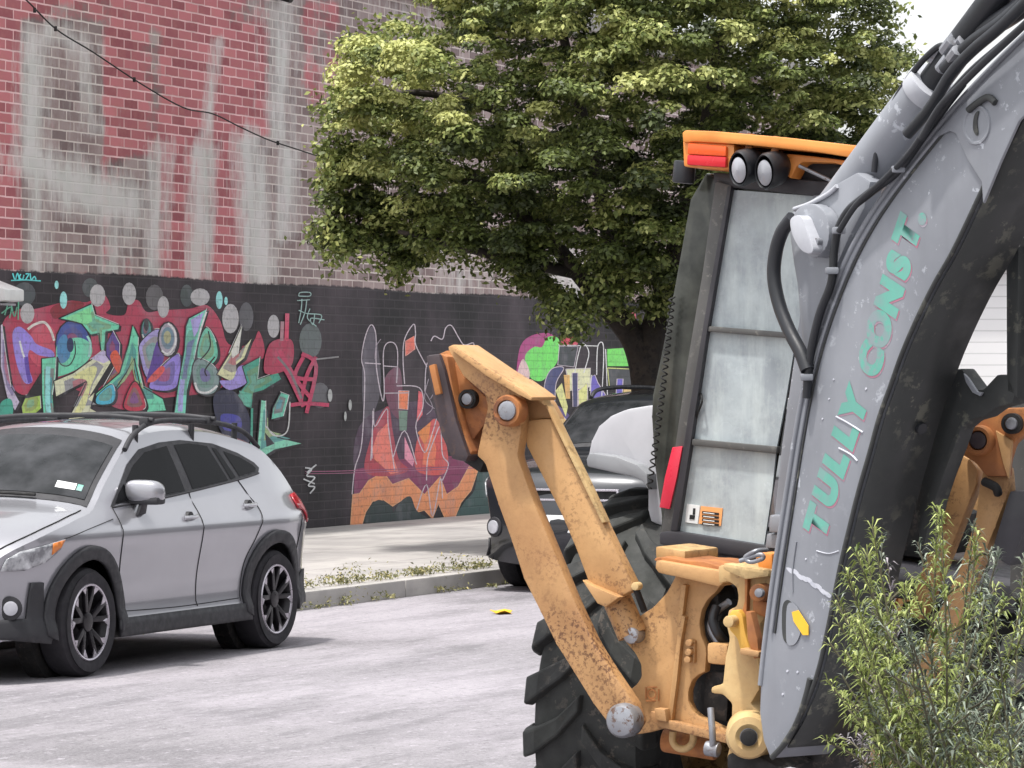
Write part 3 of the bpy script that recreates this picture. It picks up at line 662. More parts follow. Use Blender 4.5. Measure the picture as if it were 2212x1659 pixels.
for k in (-4.2, 1.4, 4.2):
    bm = bmesh.new(); add_box(bm, (k, -.03, 1.9), (1.1, .05, 1.3)); w1 = obj('window', bm, M_white, wb)
    bm = bmesh.new(); add_box(bm, (k, -.07, 1.9), (.95, .03, 1.15)); obj('pane', bm, M_carglass, w1)

# ------------------------------------------------------------------ tree on the pavement
def leaf_mat(name, c1, c2, c3, tr=.25):
    m, nt, b = newmat(name); N = NT(nt)
    a = N.n('ShaderNodeAttribute', attribute_name='leaf_tone').outputs['Fac']
    col = N.ramp(a, [(0., c1), (.5, c2), (1., c3)])
    N.l(col, b.inputs['Base Color']); b.inputs['Roughness'].default_value = .5; b.inputs['Specular IOR Level'].default_value = .35
    t = N.n('ShaderNodeBsdfTranslucent'); N.l(col, t.inputs['Color']); mx = N.n('ShaderNodeMixShader'); mx.inputs[0].default_value = tr
    N.l(b.outputs[0], mx.inputs[1]); N.l(t.outputs[0], mx.inputs[2]); N.l(mx.outputs[0], nt.nodes['Material Output'].inputs['Surface'])
    return m
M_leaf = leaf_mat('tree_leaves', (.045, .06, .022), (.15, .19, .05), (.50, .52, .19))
M_bark = paint('tree_bark', lin((62, 54, 48)), lin((44, 40, 38)), lin((30, 28, 28)), .8, .9, sc_=8, spot_sc=14, bump=.8)
def leaves_mesh(name, centers, normals, sizes, leaf_tone, mat, parent, aspect=.55):
    """one small folded leaf (two triangles sharing the midrib) per centre"""
    n = len(centers)
    nrm = normals/np.maximum(np.linalg.norm(normals, axis=1, keepdims=True), 1e-6)
    a = np.cross(nrm, rng.normal(size=(n, 3))); a /= np.maximum(np.linalg.norm(a, axis=1, keepdims=True), 1e-6)
    b_ = np.cross(nrm, a); s = sizes[:, None]
    tip = centers+a*s*.5; base_ = centers-a*s*.5
    l = centers+b_*s*aspect*.5+nrm*s*.10; r = centers-b_*s*aspect*.5+nrm*s*.10
    v = np.stack([base_, r, tip, l], 1).reshape(-1, 3)
    k = np.arange(n)*4
    f = np.stack([k, k+1, k+2, k+3], 1)
    me = bpy.data.meshes.new(name)
    me.vertices.add(4*n); me.vertices.foreach_set('co', v.ravel().astype(np.float32))
    me.loops.add(4*n); me.loops.foreach_set('vertex_index', f.ravel().astype(np.int32))
    me.polygons.add(n); me.polygons.foreach_set('loop_start', (np.arange(n)*4).astype(np.int32)); me.polygons.foreach_set('loop_total', np.full(n, 4, np.int32))
    me.update(calc_edges=True)
    at = me.attributes.new('leaf_tone', 'FLOAT', 'POINT'); at.data.foreach_set('value', np.repeat(leaf_tone, 4).astype(np.float32))
    return mesh_obj(name, me, mat, parent)
def inpoly(x, y, poly):
    c = False; j = len(poly)-1
    for i in range(len(poly)):
        a, b = poly[i], poly[j]
        if (a[1] > y) != (b[1] > y) and x < (b[0]-a[0])*(y-a[1])/(b[1]-a[1])+a[0]: c = not c
        j = i
    return c
TY = 36.6
tb = atp = CAM+ray(1402, 827)*TY; tb = Vector((tb.x, TY, .15))
tree = empty('street_tree', tb, 0, 'broad leafy street tree with a dark forked trunk on the pavement before the brick wall', 'tree')
def tp(u, v, dy=0): return CAM+ray(u, v)*(TY+dy)-tb
bm = bmesh.new()
add_tube(bm, catmull([Vector((0, 0, -.2)), tp(1410, 1120), tp(1404, 940), tp(1402, 840), tp(1392, 770)], 5), [.34, .30, .26, .24, .235, .23, .225, .22, .215, .21, .205, .2, .195, .19, .19, .185, .18, .18, .175, .175, .17][:21], 14)
def limb(pts, r0, r1):
    P = catmull(pts, 5); n = len(P); add_tube(bm, P, [r0+(r1-r0)*i/(n-1) for i in range(n)], 9)
limb([tp(1396, 800), tp(1370, 730), tp(1315, 665), tp(1250, 590, -.3), tp(1150, 480, -.5), tp(1020, 380, -.6)], .17, .04)
limb([tp(1398, 800), tp(1412, 720), tp(1432, 640, .2), tp(1470, 500, .3), tp(1520, 300, .4), tp(1560, 50, .4)], .17, .05)
limb([tp(1405, 760), tp(1440, 690), tp(1500, 600, -.3), tp(1620, 480, -.6), tp(1740, 350, -.6)], .10, .03)
limb([tp(1330, 680), tp(1320, 540, .4), tp(1290, 380, .6), tp(1240, 180, .5), tp(1200, 0, .4)], .11, .04)
limb([tp(1250, 590, -.3), tp(1100, 560, -.6), tp(950, 520, -.9), tp(860, 500, -1)], .07, .02)
limb([tp(1290, 380, .6), tp(1100, 250, .2), tp(900, 200, -.2), tp(800, 230, -.4)], .06, .02)
limb([tp(1470, 500, .3), tp(1640, 330, .8), tp(1800, 200, 1)], .06, .02)
obj('trunk', bm, M_bark, tree, smooth=True)
outline = [(735, 120), (800, 70), (850, 45), (880, 75), (905, 110), (945, 95), (925, 20), (915, -260), (1200, -420), (1600, -420), (1860, -260), (1895, -20), (1925, 90), (1968, 165), (1965, 240), (1945, 330), (1900, 420), (1700, 560), (1560, 640), (1500, 700), (1455, 720), (1425, 680), (1350, 650),
           (1290, 680), (1215, 690), (1165, 640), (1110, 600), (1010, 560), (965, 530), (905, 575), (855, 590), (810, 540), (720, 545), (700, 500), (715, 400), (700, 330), (740, 270), (690, 235), (745, 200)]
holes_ = [(1225, 590, 42), (930, 60, 30), (1020, 560, 18), (1310, 640, 18), (1390, 640, 14), (1000, 130, 18), (1300, 420, 10)]
CC = []; tries = 0
while len(CC) < 2100 and tries < 90000:
    tries += 1
    u = random.uniform(690, 1970); v = random.uniform(-420, 715)
    if not inpoly(u, v, outline): continue
    if any((u-a)**2+(v-b_)**2 < (c_+12)**2 for a, b_, c_ in holes_): continue
    cu, cv = 1330, 150
    e = min(1, ((u-cu)/640)**2+((v-cv)/560)**2)
    dpt = 2.7*math.sqrt(max(0.02, 1-e))
    dy = random.uniform(-1, 1); dy = math.copysign(abs(dy)**.6, dy)*dpt
    CC.append((u, v, dy))
cen = []; nor = []; siz = []; rn = []
for (u, v, dy) in CC:
    c_ = np.array(tp(u, v, dy)); r_ = random.uniform(.09, .22); n = int(170*(r_/.16)**2)
    d = rng.normal(size=(n, 3)); d /= np.linalg.norm(d, axis=1, keepdims=True); d[:, 2] = np.where(d[:, 2] < -.4, -d[:, 2], d[:, 2])
    rr = r_*(rng.random(n)**.35)[:, None]*np.array([random.uniform(.8, 1.6), random.uniform(.8, 1.5), random.uniform(.5, .95)])
    cen.append(c_+d*rr); nor.append(d+np.array([-.15, -.25, .85])+rng.normal(size=(n, 3))*.55)
    siz.append(rng.uniform(.042, .08, n)); lit_tone = random.gauss(.42, .26)+(.28 if u < 1000 and v < 420 else 0)+(.14 if v < 280 else -.12)  # upper and left clumps coloured lighter as if sunlit, lower ones darker
    rn.append(np.clip(lit_tone+rng.normal(size=n)*.16, 0, 1))
# foliage low round the fork
for (u, v) in [(1300, 600), (1330, 640), (1290, 660), (1440, 620), (1470, 660), (1430, 560), (1380, 600), (1240, 640), (1200, 670), (1480, 600), (1320, 580), (1350, 560), (1250, 690), (1225, 705)]:
    n = 190; c_ = np.array(tp(u+random.uniform(-14, 14), v+random.uniform(-10, 10), random.uniform(-1.6, -.5))); d = rng.normal(size=(n, 3))
    cen.append(c_+d*np.array([.11, .11, .08])); nor.append(d+np.array([-.1, -.3, .8])); siz.append(rng.uniform(.042, .08, n)); rn.append(np.clip(rng.normal(.4, .25, n), 0, 1))
# loose hanging sprays round the edge
for _ in range(150):
    i = random.randrange(len(outline)); a = outline[i]; b_ = outline[(i+1) % len(outline)]; t = random.random()
    u = a[0]+(b_[0]-a[0])*t+random.gauss(0, 12); v = a[1]+(b_[1]-a[1])*t+random.gauss(0, 12)
    n = 34; c_ = np.array(tp(u, v, random.uniform(-.8, .8)))
    cen.append(c_+rng.normal(size=(n, 3))*.085); nor.append(rng.normal(size=(n, 3))+np.array([0, -.2, .8])); siz.append(rng.uniform(.05, .09, n)); rn.append(np.clip(rng.normal(.5, .2, n), 0, 1))
cen = np.concatenate(cen); nor = np.concatenate(nor); siz = np.concatenate(siz); rn = np.concatenate(rn)
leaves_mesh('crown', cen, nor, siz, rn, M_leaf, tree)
print('tree leaves', len(cen))

# ------------------------------------------------------------------ cars
def make_car(P, loc, rz, label, name, cat):
    root = empty(name, loc, rz, label, cat)
    body = P['body']; wr = P['wr']; xf, xr = P['xf'], P['xr']; ar = wr+.065; W = P['W']; L = P['L']; zb = P['belt']; zr = P['roof']; wroof = P['wroof']
    T = catmull([Vector((x, z)) for x, z, *_ in P['top']], 4)
    crown = catmull([Vector((t[2], 0)) for t in P['top']], 4); crown = [c.x for c in crown]
    def hw(x, z):
        zc = zb-.17
        if z < zc: q = zc-z; h = W-.05*math.sin(min(1, q/.42)*math.pi/2)**1.5+(.028 if z < .4 else 0)*min(1, (.4-z)/.08)
        elif z < zb: h = W-.105*((z-zc)/.17)**1.25
        else: h = (W-.105)+(wroof-(W-.105))*min(1.15, (z-zb)/(zr-zb))**1.12
        if x < .85: h *= 1-P['nose']*((.85-x)/.85)**2.3
        if x > L-.7: h *= 1-.17*((x-L+.7)/.7)**2
        return h
    def side(x, z, off=0.0, s=-1): return Vector((x, s*(hw(x, z)+off), z))
    def arc(cx, r, a0, a1, n=22): return [(cx+r*math.cos(R(a0+(a1-a0)*i/n)), wr+r*math.sin(R(a0+(a1-a0)*i/n))) for i in range(n+1)]
    zs = P['sill']; ang = math.degrees(math.asin((zs-wr)/ar))
    outl = [(p.x, p.y) for p in T]+[(xr+ar+.05, zs)]+arc(xr, ar, ang, 180-ang)+arc(xf, ar, ang, 180-ang)+[(xf-ar-.03, zs)]
    def side_patch(nm, poly, off, mat, parent, both=True, thick=0, step=.05, smooth=True):
        outp = []
        for s in ((-1, 1) if both else (-1,)):
            v, f = patch2d(poly, lambda x, z: side(x, z, off, s), step); Fc = []
            for t in f:
                a, b_, c = (v[i] for i in t); Fc.append(t if (b_-a).cross(c-a).y*s > 0 else t[::-1])
            o = pyobj(nm, v, Fc, mat, parent[s > 0] if isinstance(parent, list) else parent, smooth)
            if thick: md = o.modifiers.new('solid', 'SOLIDIFY'); md.thickness = thick; md.offset = 0
            outp.append(o)
        return outp
    # shell : two sides and a ribbon over the top
    V, Fc = [], []
    for s in (-1, 1):
        v, f = patch2d(outl, lambda x, z: side(x, z, 0, s), .05); k = len(V); V += v
        for t in f:
            a, b_, c = (V[k+i] for i in t); nrm = (b_-a).cross(c-a)
            Fc.append(tuple(i+k for i in (t if nrm.y*s > 0 else t[::-1])))
    NTt = 20
    def rib(i, t, off=0.0):
        x, z = T[i].x, T[i].y; a = T[max(i-1, 0)]; b_ = T[min(i+1, len(T)-1)]; d = (b_-a).normalized(); nx_, nz2 = -d.y, d.x
        h = hw(x, z); q = crown[i]*(1-abs(t)**2.2)+.022*(1-abs(t)**12)+off
        return Vector((x+nx_*q, t*h, z+nz2*q))
    k = len(V)
    for i in range(len(T)):
        for j in range(NTt+1): V.append(rib(i, -1+2*j/NTt))
    for i in range(len(T)-1):
        for j in range(NTt): Fc.append((k+i*(NTt+1)+j, k+i*(NTt+1)+j+1, k+(i+1)*(NTt+1)+j+1, k+(i+1)*(NTt+1)+j))
    bmm = bmesh.new(); bv = [bmm.verts.new(v) for v in V]; 
    for f in Fc:
        try: bmm.faces.new([bv[i] for i in f])
        except ValueError: pass
    
    bod = obj('body', bmm, body, root, smooth=True, sharp=62)
    # underbody and dark wheel wells
    bm = bmesh.new(); add_box(bm, (L/2, 0, .52), (L-.9, 1.12, .52), bev=.05); add_box(bm, (L/2, 0, .36), (xr-xf-2*ar-.02, W*2-.1, .28))
    for cx in (xf, xr):
        for s in (-1, 1): add_cyl(bm, (cx, s*.62, wr+.02), (0, 1, 0), ar+.01, .12, 28)
    obj('underbody', bm, M_void, root)
    def glass(nm, poly, off, mat, parent=None): return side_patch(nm, poly, off, mat, parent or root, step=.08)
    side_patch('window_trim', P['dlo'], .004, M_clad, root)
    for g_ in P['glass']: glass('side_window', g_, .008, M_carglass)
    # windscreen and rear window follow the ribbon
    def ribpatch(nm, x0, x1, tm, off, mat, zmin=None, front=True, tmin=None):
        idx = [i for i in range(len(T)) if x0 <= T[i].x <= x1 and (zmin is None or T[i].y > zmin)]
        if len(idx) < 2: return None
        lo = -tm if tmin is None else tmin
        V = [rib(i, lo+(tm-lo)*j/16, off) for i in idx for j in range(17)]; Fc = [(a*17+j, a*17+j+1, (a+1)*17+j+1, (a+1)*17+j) for a in range(len(idx)-1) for j in range(16)]
        return pyobj(nm, V, Fc, mat, root, True)
    ribpatch('windscreen_trim', P['ws'][0]-.06, P['ws'][1]+.03, .95, .004, M_clad)
    ws = ribpatch('windscreen', P['ws'][0], P['ws'][1], .91, .009, M_wsglass)
    ribpatch('rear_window', P['rw'][0], P['rw'][1], .86, .006, M_carglass, zmin=P['belt'])
    # cladding
    cl = []
    side_patch('sill_cladding', P['sillclad'], .012, M_clad, root, thick=.02)
    for cx in (xf, xr):
        ring = arc(cx, ar+P['cladw'], ang+4, 180-ang-4)+arc(cx, ar-.012, ang-3, 180-ang+3)[::-1]
        side_patch('wheel_arch_trim', ring, .014, M_clad, root, thick=.03, step=.035)
    side_patch('bumper_cladding', P['fclad'], .012, M_clad, root, thick=.016, step=.04)
    side_patch('bumper_cladding', P['rclad'], .012, M_clad, root, thick=.016, step=.04)
    side_patch('tail_lamp', P['tail'], .010, M_tail, root, thick=.012, step=.04)
    hl = side_patch('headlamp', P['head'], .008, M_headl, root, thick=.01, step=.03)
    side_patch('side_marker', P['amber'], .014, M_ambr, hl, thick=.008, step=.03)
    # panel gaps
    def gap(pts, w=.006, mat=M_gap, nm='panel_gap', off=.0025, sm=True):
        Pn = catmull([Vector(p) for p in pts], 8) if sm else [Vector(p) for p in pts]
        for s in (-1, 1):
            bm = bmesh.new(); add_tube(bm, [side(p.x, p.y, off, s) for p in Pn], w/2, 5); obj(nm, bm, mat, root, smooth=True)
    for g_ in P['gaps']: gap(g_)
    gap(P['chrome'], .014, M_clad, 'belt_moulding', .008)
    # bonnet shut line on the ribbon
    ih = [i for i in range(len(T)) if .1 < T[i].x < P['ws'][0]-.05]
    for s in (-1, 1):
        bm = bmesh.new(); add_tube(bm, [rib(i, s*.93, .001) for i in ih], .004, 5); obj('bonnet_gap', bm, M_gap, root)
    # door handles
    for (x, z) in P['handles']:
        for s in (-1, 1):
            bm = bmesh.new(); add_tube(bm, catmull([side(x-.09, z+.004, .004, s), side(x-.05, z+.006, .028, s), side(x+.05, z+.01, .028, s), side(x+.10, z+.014, .006, s)], 5), .014, 8)
            hd = obj('door_handle', bm, body, root, smooth=True)
            bm = bmesh.new(); add_cyl(bm, side(x, z, -.012, s), (0, 1, 0), .045, .03, 20)
            obj('handle_recess', bm, M_clad, hd, smooth=True)
    # mirrors
    for s in (-1, 1):
        mx, mz = P['mirror']; c = side(mx, mz, .12, s)
        bm = bmesh.new(); bmesh.ops.create_uvsphere(bm, u_segments=20, v_segments=14, radius=1)
        for v in bm.verts:
            q = v.co.copy(); f_ = lambda a: math.copysign(abs(a)**.62, a)
            v.co = Vector((f_(q.x)*.065+q.y*s*.02, f_(q.y)*.125, f_(q.z)*.078-.01*q.y*s))
            v.co += c
        mo = obj('mirror', bm, body, root, smooth=True)
        bm = bmesh.new(); add_box(bm, (c.x+.006, c.y, c.z-.058), (.125, .236, .05), bev=.02)
        add_prism(bm, [side(mx-.06, mz-.16, -.01, s), side(mx+.05, mz-.155, -.01, s), Vector((c.x+.03, c.y-s*.02, c.z-.06)), Vector((c.x-.04, c.y-s*.02, c.z-.06))], Vector((0, s*.03, .012)), bev=.006)
        obj('mirror_base', bm, M_clad, mo, smooth=True)
    # wheels
    for cx in (xf, xr):
        for s in (-1, 1):
            c = Vector((cx, s*(W-.115), wr)); ax = Vector((0, s, 0)); tw = .112; rr = P['rim']
            bm = bmesh.new()
            prof = [(-tw+.01, rr-.01), (-tw, rr+.03), (-tw+.012, wr-.04), (-tw+.03, wr-.008), (-.06, wr), (.06, wr), (tw-.03, wr-.008), (tw-.012, wr-.035), (tw+.002, (wr+rr)/2+.02), (tw-.002, rr+.02), (tw-.014, rr-.006)]
            add_lathe(bm, c, ax, prof, 56)
            wh = obj('wheel', bm, M_ctyre, root, smooth=True, sharp=35)
            bm = bmesh.new(); add_lathe(bm, c, ax, [(tw-.012, rr+.004), (tw-.002, rr-.002), (tw-.006, rr-.012), (tw-.014, rr-.014)], 56)
            obj('rim_lip', bm, M_chrome, wh, smooth=True)
            bm = bmesh.new(); add_cyl(bm, c-ax*.01, ax, rr-.03, .04, 40); add_lathe(bm, c, ax, [(tw-.013, rr-.013), (tw-.045, rr-.022), (tw-.06, rr-.03), (-.05, rr-.035)], 40); add_cyl(bm, c+ax*(tw-.05), ax, .062, .06, 30, bev=.012)
            q = ax.to_track_quat('Z', 'Y')
            def rp(r_, a_, h): return c+q @ Vector((r_*math.cos(a_), r_*math.sin(a_), h))
            for k in range(5):
                a0 = 2*math.pi*k/5+.3
                for sg in (-1, 1):
                    add_prism(bm, [rp(.05, a0-sg*.35, tw-.055), rp(.05, a0+sg*.35, tw-.055), rp(rr-.016, a0+sg*.34, tw-.035), rp(rr-.016, a0+sg*.17, tw-.035)], ax*.026, bev=.004)
            obj('rim', bm, M_rimdk, wh, smooth=True)
            for k in range(5):
                a0 = 2*math.pi*k/5+.3
                for sg in (-1, 1):
                    bm = bmesh.new(); add_prism(bm, [rp(.15, a0+sg*.20, tw-.030), rp(.15, a0+sg*.25, tw-.030), rp(rr-.055, a0+sg*.33, tw-.016), rp(rr-.014, a0+sg*.47, tw-.010), rp(rr-.014, a0+sg*.255, tw-.012)], ax*.006)
                    obj('rim_face', bm, M_chrome, wh)
    P['extra'](root, side, rib, T, hw)
    return root
FA = .345
crossP = dict(body=M_silver, wr=.345, xf=.95, xr=3.615, W=.89, L=4.39, belt=1.07, roof=1.53, wroof=.59, nose=.30, sill=.27, cladw=.075, rim=.243,
    top=[(.16, .27, .10), (.06, .40, .14), (.03, .55, .16), (.06, .68, .15), (.16, .80, .10), (.45, .915, .06), (.80, .99, .05), (1.12, 1.05, .06), (1.40, 1.21, .10), (1.90, 1.46, .09), (2.15, 1.515, .06), (2.6, 1.538, .055), (3.1, 1.518, .055), (3.55, 1.455, .05), (3.80, 1.39, .05), (4.02, 1.25, .04), (4.18, 1.12, .04), (4.30, 1.03, .03), (4.36, .86, .03), (4.39, .62, .03), (4.36, .42, .03), (4.28, .28, .03)],
    ws=(1.17, 1.88), rw=(3.84, 4.14),
    dlo=[(1.36, 1.06), (1.50, 1.145), (1.78, 1.325), (2.02, 1.42), (2.33, 1.460), (2.65, 1.472), (3.1, 1.442), (3.42, 1.372), (3.62, 1.30), (3.665, 1.262), (3.62, 1.228), (3.3, 1.195), (2.5, 1.13)],
    glass=[[(1.44, 1.08), (1.52, 1.14), (1.64, 1.205), (1.64, 1.095)], [(1.68, 1.10), (1.68, 1.22), (1.86, 1.32), (2.08, 1.40), (2.42, 1.436), (2.44, 1.135)], [(2.56, 1.145), (2.53, 1.442), (2.75, 1.448), (3.0, 1.425), (3.12, 1.19)], [(3.165, 1.195), (3.06, 1.415), (3.12, 1.405), (3.25, 1.205)], [(3.31, 1.212), (3.21, 1.388), (3.42, 1.342), (3.57, 1.285), (3.605, 1.26), (3.57, 1.242)]],
    sillclad=[(1.34, .225), (3.22, .225), (3.20, .33), (3.06, .345), (1.42, .345), (1.34, .33)],
    fclad=[(.10, .285), (.50, .235), (.53, .30), (.48, .36), (.46, .62), (.36, .62), (.33, .40), (.12, .40), (.07, .36)],
    rclad=[(4.05, .29), (4.27, .285), (4.35, .42), (4.37, .52), (4.22, .50), (4.08, .42)],
    tail=[(4.06, .97), (4.08, 1.065), (4.20, 1.075), (4.29, 1.02), (4.34, .88), (4.27, .86), (4.21, .95)],
    head=[(.14, .70), (.17, .775), (.26, .82), (.62, .885), (.58, .82), (.46, .745), (.30, .70)],
    amber=[(.50, .79), (.50, .862), (.61, .88), (.575, .83)],
    gaps=[[(1.38, 1.06), (1.36, .8), (1.40, .5), (1.46, .36)], [(2.50, 1.13), (2.48, .8), (2.46, .5), (2.46, .36)], [(3.27, 1.19), (3.40, .99), (3.30, .80), (3.16, .62), (3.10, .36)], [(4.12, .92), (4.05, .70), (4.06, .5)], [(.62, .885), (.9, .93), (1.3, .985)], [(1.46, .385), (2.2, .372), (3.08, .38)]],
    chrome=[(1.38, 1.058), (2.0, 1.092), (2.5, 1.127), (3.3, 1.192), (3.62, 1.226)],
    handles=[(2.34, .955), (3.28, 1.005)], mirror=(1.68, 1.15))
def cross_extra(root, side, rib, T, hw):
    for s in (-1, 1):
        bm = bmesh.new(); zz = lambda x: 1.53-.042*((x-2.6)/.9)**2
        pts = catmull([Vector((1.80, s*.66, 1.42)), Vector((1.98, s*.63, 1.52)), Vector((2.3, s*.60, 1.595)), Vector((2.8, s*.59, 1.605)), Vector((3.3, s*.60, 1.575)), Vector((3.62, s*.62, 1.51)), Vector((3.80, s*.64, 1.40))], 8)
        n = len(pts); add_tube(bm, pts, [.018]*n, 10)
        for x in (2.05, 2.85, 3.5): add_tube(bm, [Vector((x, s*.60, 1.44)), Vector((x, s*.605, 1.58))], .022, 8)
        obj('roof_rail', bm, M_clad, root, smooth=True)
    for x, z in ((2.2, 1.62), (3.1, 1.62)):
        bm = bmesh.new(); add_tube(bm, catmull([Vector((x, -.66, z-.01)), Vector((x, -.3, z+.02)), Vector((x, .3, z+.02)), Vector((x, .66, z-.01))], 6), .017, 10)
        for s in (-1, 1): add_box(bm, (x, s*.6, z-.02), (.07, .07, .06), bev=.015)
        obj('roof_crossbar', bm, M_clad, root, smooth=True)
    # fog lamp in the dark corner of the bumper
    for s in (-1, 1):
        c = side(.22, .47, .01, s); ax = Vector((-.75, s*.6, 0)).normalized()
        bm = bmesh.new(); add_cyl(bm, c, ax, .075, .03, 24, bev=.008); a = obj('fog_lamp', bm, M_clad, root, smooth=True)
        bm = bmesh.new(); add_cyl(bm, c+ax*.016, ax, .045, .02, 24, bev=.006); obj('lamp_lens', bm, M_lens, a, smooth=True)
    i0 = min(range(len(T)), key=lambda i: abs(T[i].x-1.3))
    i1 = i0
    # papers behind the windscreen, near side
    def wsp(nm, t0, t1, x0, x1, mat):
        idx = [i for i in range(len(T)) if x0 <= T[i].x <= x1]; idx = [min(range(len(T)), key=lambda i: abs(T[i].x-x0)), min(range(len(T)), key=lambda i: abs(T[i].x-x0))+1]
        V = [rib(i, t, .012) for i in idx for t in (t0, t1)]; V[2] = V[0]+(V[2]-V[0])*.8; V[3] = V[1]+(V[3]-V[1])*.8
        pyobj(nm, V, [(0, 1, 3, 2)], mat, root)
    wsp('windscreen_sticker', -.80, -.62, 1.235, 1.3, M_white); wsp('windscreen_sticker', -.86, -.81, 1.235, 1.3, M_teal)
    bm = bmesh.new(); add_tube(bm, catmull([rib(i0-3, -.5, .03), rib(i0-3, 0, .03), rib(i0-3, .6, .03)], 6), .011, 6); obj('wiper', bm, M_gap, root)
    bm = bmesh.new(); add_box(bm, (-.13, 0, .60), (.02, .9, .16), bev=.02); obj('grille', bm, M_clad, root, smooth=True)
    bm = bmesh.new(); add_box(bm, (-.075, 0, .33), (.05, 1.1, .10), bev=.02); obj('lower_intake', bm, M_clad, root, smooth=True)
    # exhaust
    bm = bmesh.new(); add_tube(bm, [Vector((2.0, .2, .22)), Vector((3.0, .2, .2)), Vector((3.1, -.5, .2))], .03, 8); obj('exhaust_pipe', bm, M_steel, root, smooth=True)
crossP['extra'] = cross_extra
AXF = Vector((-2.70, 22.9, 0)); Yl = Vector((-.9175, .3978, 0))
CA = R(22.5); UC = Vector((math.sin(CA), math.cos(CA), 0)); YC = Vector((-math.cos(CA), math.sin(CA), 0)); AXF = Vector((-2.765, 22.9, 0))
co = AXF-UC*crossP['xf']+YC*(crossP['W']-.115)
make_car(crossP, co, R(90)-CA, 'silver crossover with black roof rails and wheel arch cladding parked before the mural', 'crossover_car', 'car')

suvP = dict(body=M_blackcar, wr=.38, xf=1.0, xr=3.85, W=.95, L=4.85, belt=1.14, roof=1.72, wroof=.70, nose=.22, sill=.30, cladw=.06, rim=.24,
    top=[(.14, .30, .10), (.05, .45, .14), (.03, .65, .14), (.05, .86, .12), (.13, 1.0, .08), (.5, 1.08, .05), (1.0, 1.13, .05), (1.35, 1.17, .06), (1.6, 1.33, .09), (2.0, 1.60, .08), (2.25, 1.69, .05), (3.0, 1.73, .05), (4.0, 1.70, .05), (4.5, 1.64, .05), (4.68, 1.40, .06), (4.78, 1.12, .06), (4.82, .9, .06), (4.85, .6, .07), (4.78, .36, .05)],
    ws=(1.42, 2.0), rw=(4.5, 4.78),
    dlo=[(1.6, 1.15), (2.2, 1.56), (2.6, 1.62), (4.2, 1.60), (4.5, 1.5), (4.55, 1.2), (3.0, 1.17)],
    glass=[[(1.85, 1.19), (2.22, 1.52), (2.6, 1.58), (2.7, 1.19)], [(2.8, 1.2), (2.75, 1.585), (3.6, 1.58), (3.65, 1.2)], [(3.75, 1.2), (3.72, 1.57), (4.2, 1.56), (4.42, 1.46), (4.48, 1.22)]],
    sillclad=[(1.45, .25), (3.4, .25), (3.4, .36), (1.45, .36)],
    fclad=[(.10, .32), (.5, .29), (.5, .45), (.1, .48), (.07, .40)], rclad=[(4.35, .32), (4.74, .34), (4.8, .5), (4.4, .5)],
    tail=[(4.5, .95), (4.5, 1.2), (4.7, 1.2), (4.76, .95)], head=[(.12, .84), (.15, .97), (.5, 1.04), (.5, .90)], amber=[(.42, .92), (.42, 1.0), (.5, 1.02), (.5, .92)],
    gaps=[[(1.55, 1.14), (1.55, .4)], [(2.74, 1.16), (2.74, .4)], [(3.7, 1.16), (3.6, .9), (3.42, .7)]],
    chrome=[(1.62, 1.155), (3.0, 1.172), (4.5, 1.19)], handles=[(2.55, 1.02), (3.5, 1.03)], mirror=(1.82, 1.26))
def suv_extra(root, side, rib, T, hw):
    for s in (-1, 1):
        bm = bmesh.new(); add_tube(bm, catmull([Vector((2.3, s*.68, 1.72)), Vector((2.5, s*.67, 1.80)), Vector((3.4, s*.67, 1.82)), Vector((4.2, s*.67, 1.79)), Vector((4.4, s*.68, 1.70))], 6), .02, 8)
        obj('roof_rail', bm, M_clad, root, smooth=True)
        c = Vector((.0, s*.66, .58)); bm = bmesh.new(); add_cyl(bm, c, (-1, s*.4, 0), .09, .05, 22, bev=.01); a = obj('fog_lamp', bm, M_clad, root, smooth=True)
        bm = bmesh.new(); add_cyl(bm, c+Vector((-.03, s*.01, 0)), (-1, s*.4, 0), .06, .02, 22, bev=.006); obj('lamp_lens', bm, M_lens, a, smooth=True)
    bm = bmesh.new()
    for z in (.74, .83, .92): add_box(bm, (-.10, 0, z), (.03, 1.1, .02), bev=.005)
    for y in (-.55, 0, .55): add_box(bm, (-.10, y, .83), (.03, .02, .2), bev=.005)
    gr = obj('grille', bm, M_chrome, root, smooth=True)
    bm = bmesh.new(); add_box(bm, (-.08, 0, .83), (.02, 1.1, .2)); obj('grille_mesh', bm, M_gap, gr)
    bm = bmesh.new(); add_box(bm, (-.125, 0, .62), (.012, .31, .155), bev=.004); obj('number_plate', bm, M_white, root)
suvP['extra'] = suv_extra
so_ = K0+UD*10.2+NW*(.12+.95)
make_car(suvP, so_, RZ, 'black SUV parked at the kerb behind the excavator stabiliser, nose toward the crossover', 'sport_utility_vehicle', 'car')

# weeds in the joint along the kerb, one loose growth nobody could count
cen = []; nor = []; siz = []; rn = []
for _ in range(210):
    s = random.choice([random.uniform(1.5, 4.5), random.uniform(4, 12), random.uniform(0, 13)]); d = random.choice([random.gauss(.17, .02), random.gauss(.20, .03), -abs(random.gauss(0, .05))])
    c_ = K0+UD*s-NW*d+Vector((0, 0, .16 if d > 0 else .01)); n = random.randint(10, 50); h = random.uniform(.02, .09) if random.random() < .8 else random.uniform(.1, .22)
    q = rng.normal(size=(n, 3))*np.array([.05, .05, 0])*(.6+h*4); q[:, 2] = rng.random(n)*h
    cen.append(np.array(c_)+q); nor.append(rng.normal(size=(n, 3))+np.array([0, -.3, .6])); siz.append(rng.uniform(.02, .045, n)); rn.append(np.clip(rng.normal(.45, .3, n), 0, 1))
M_weed = leaf_mat('kerb_weed_leaves', (.07, .075, .03), (.20, .20, .09), (.42, .36, .16), .1)
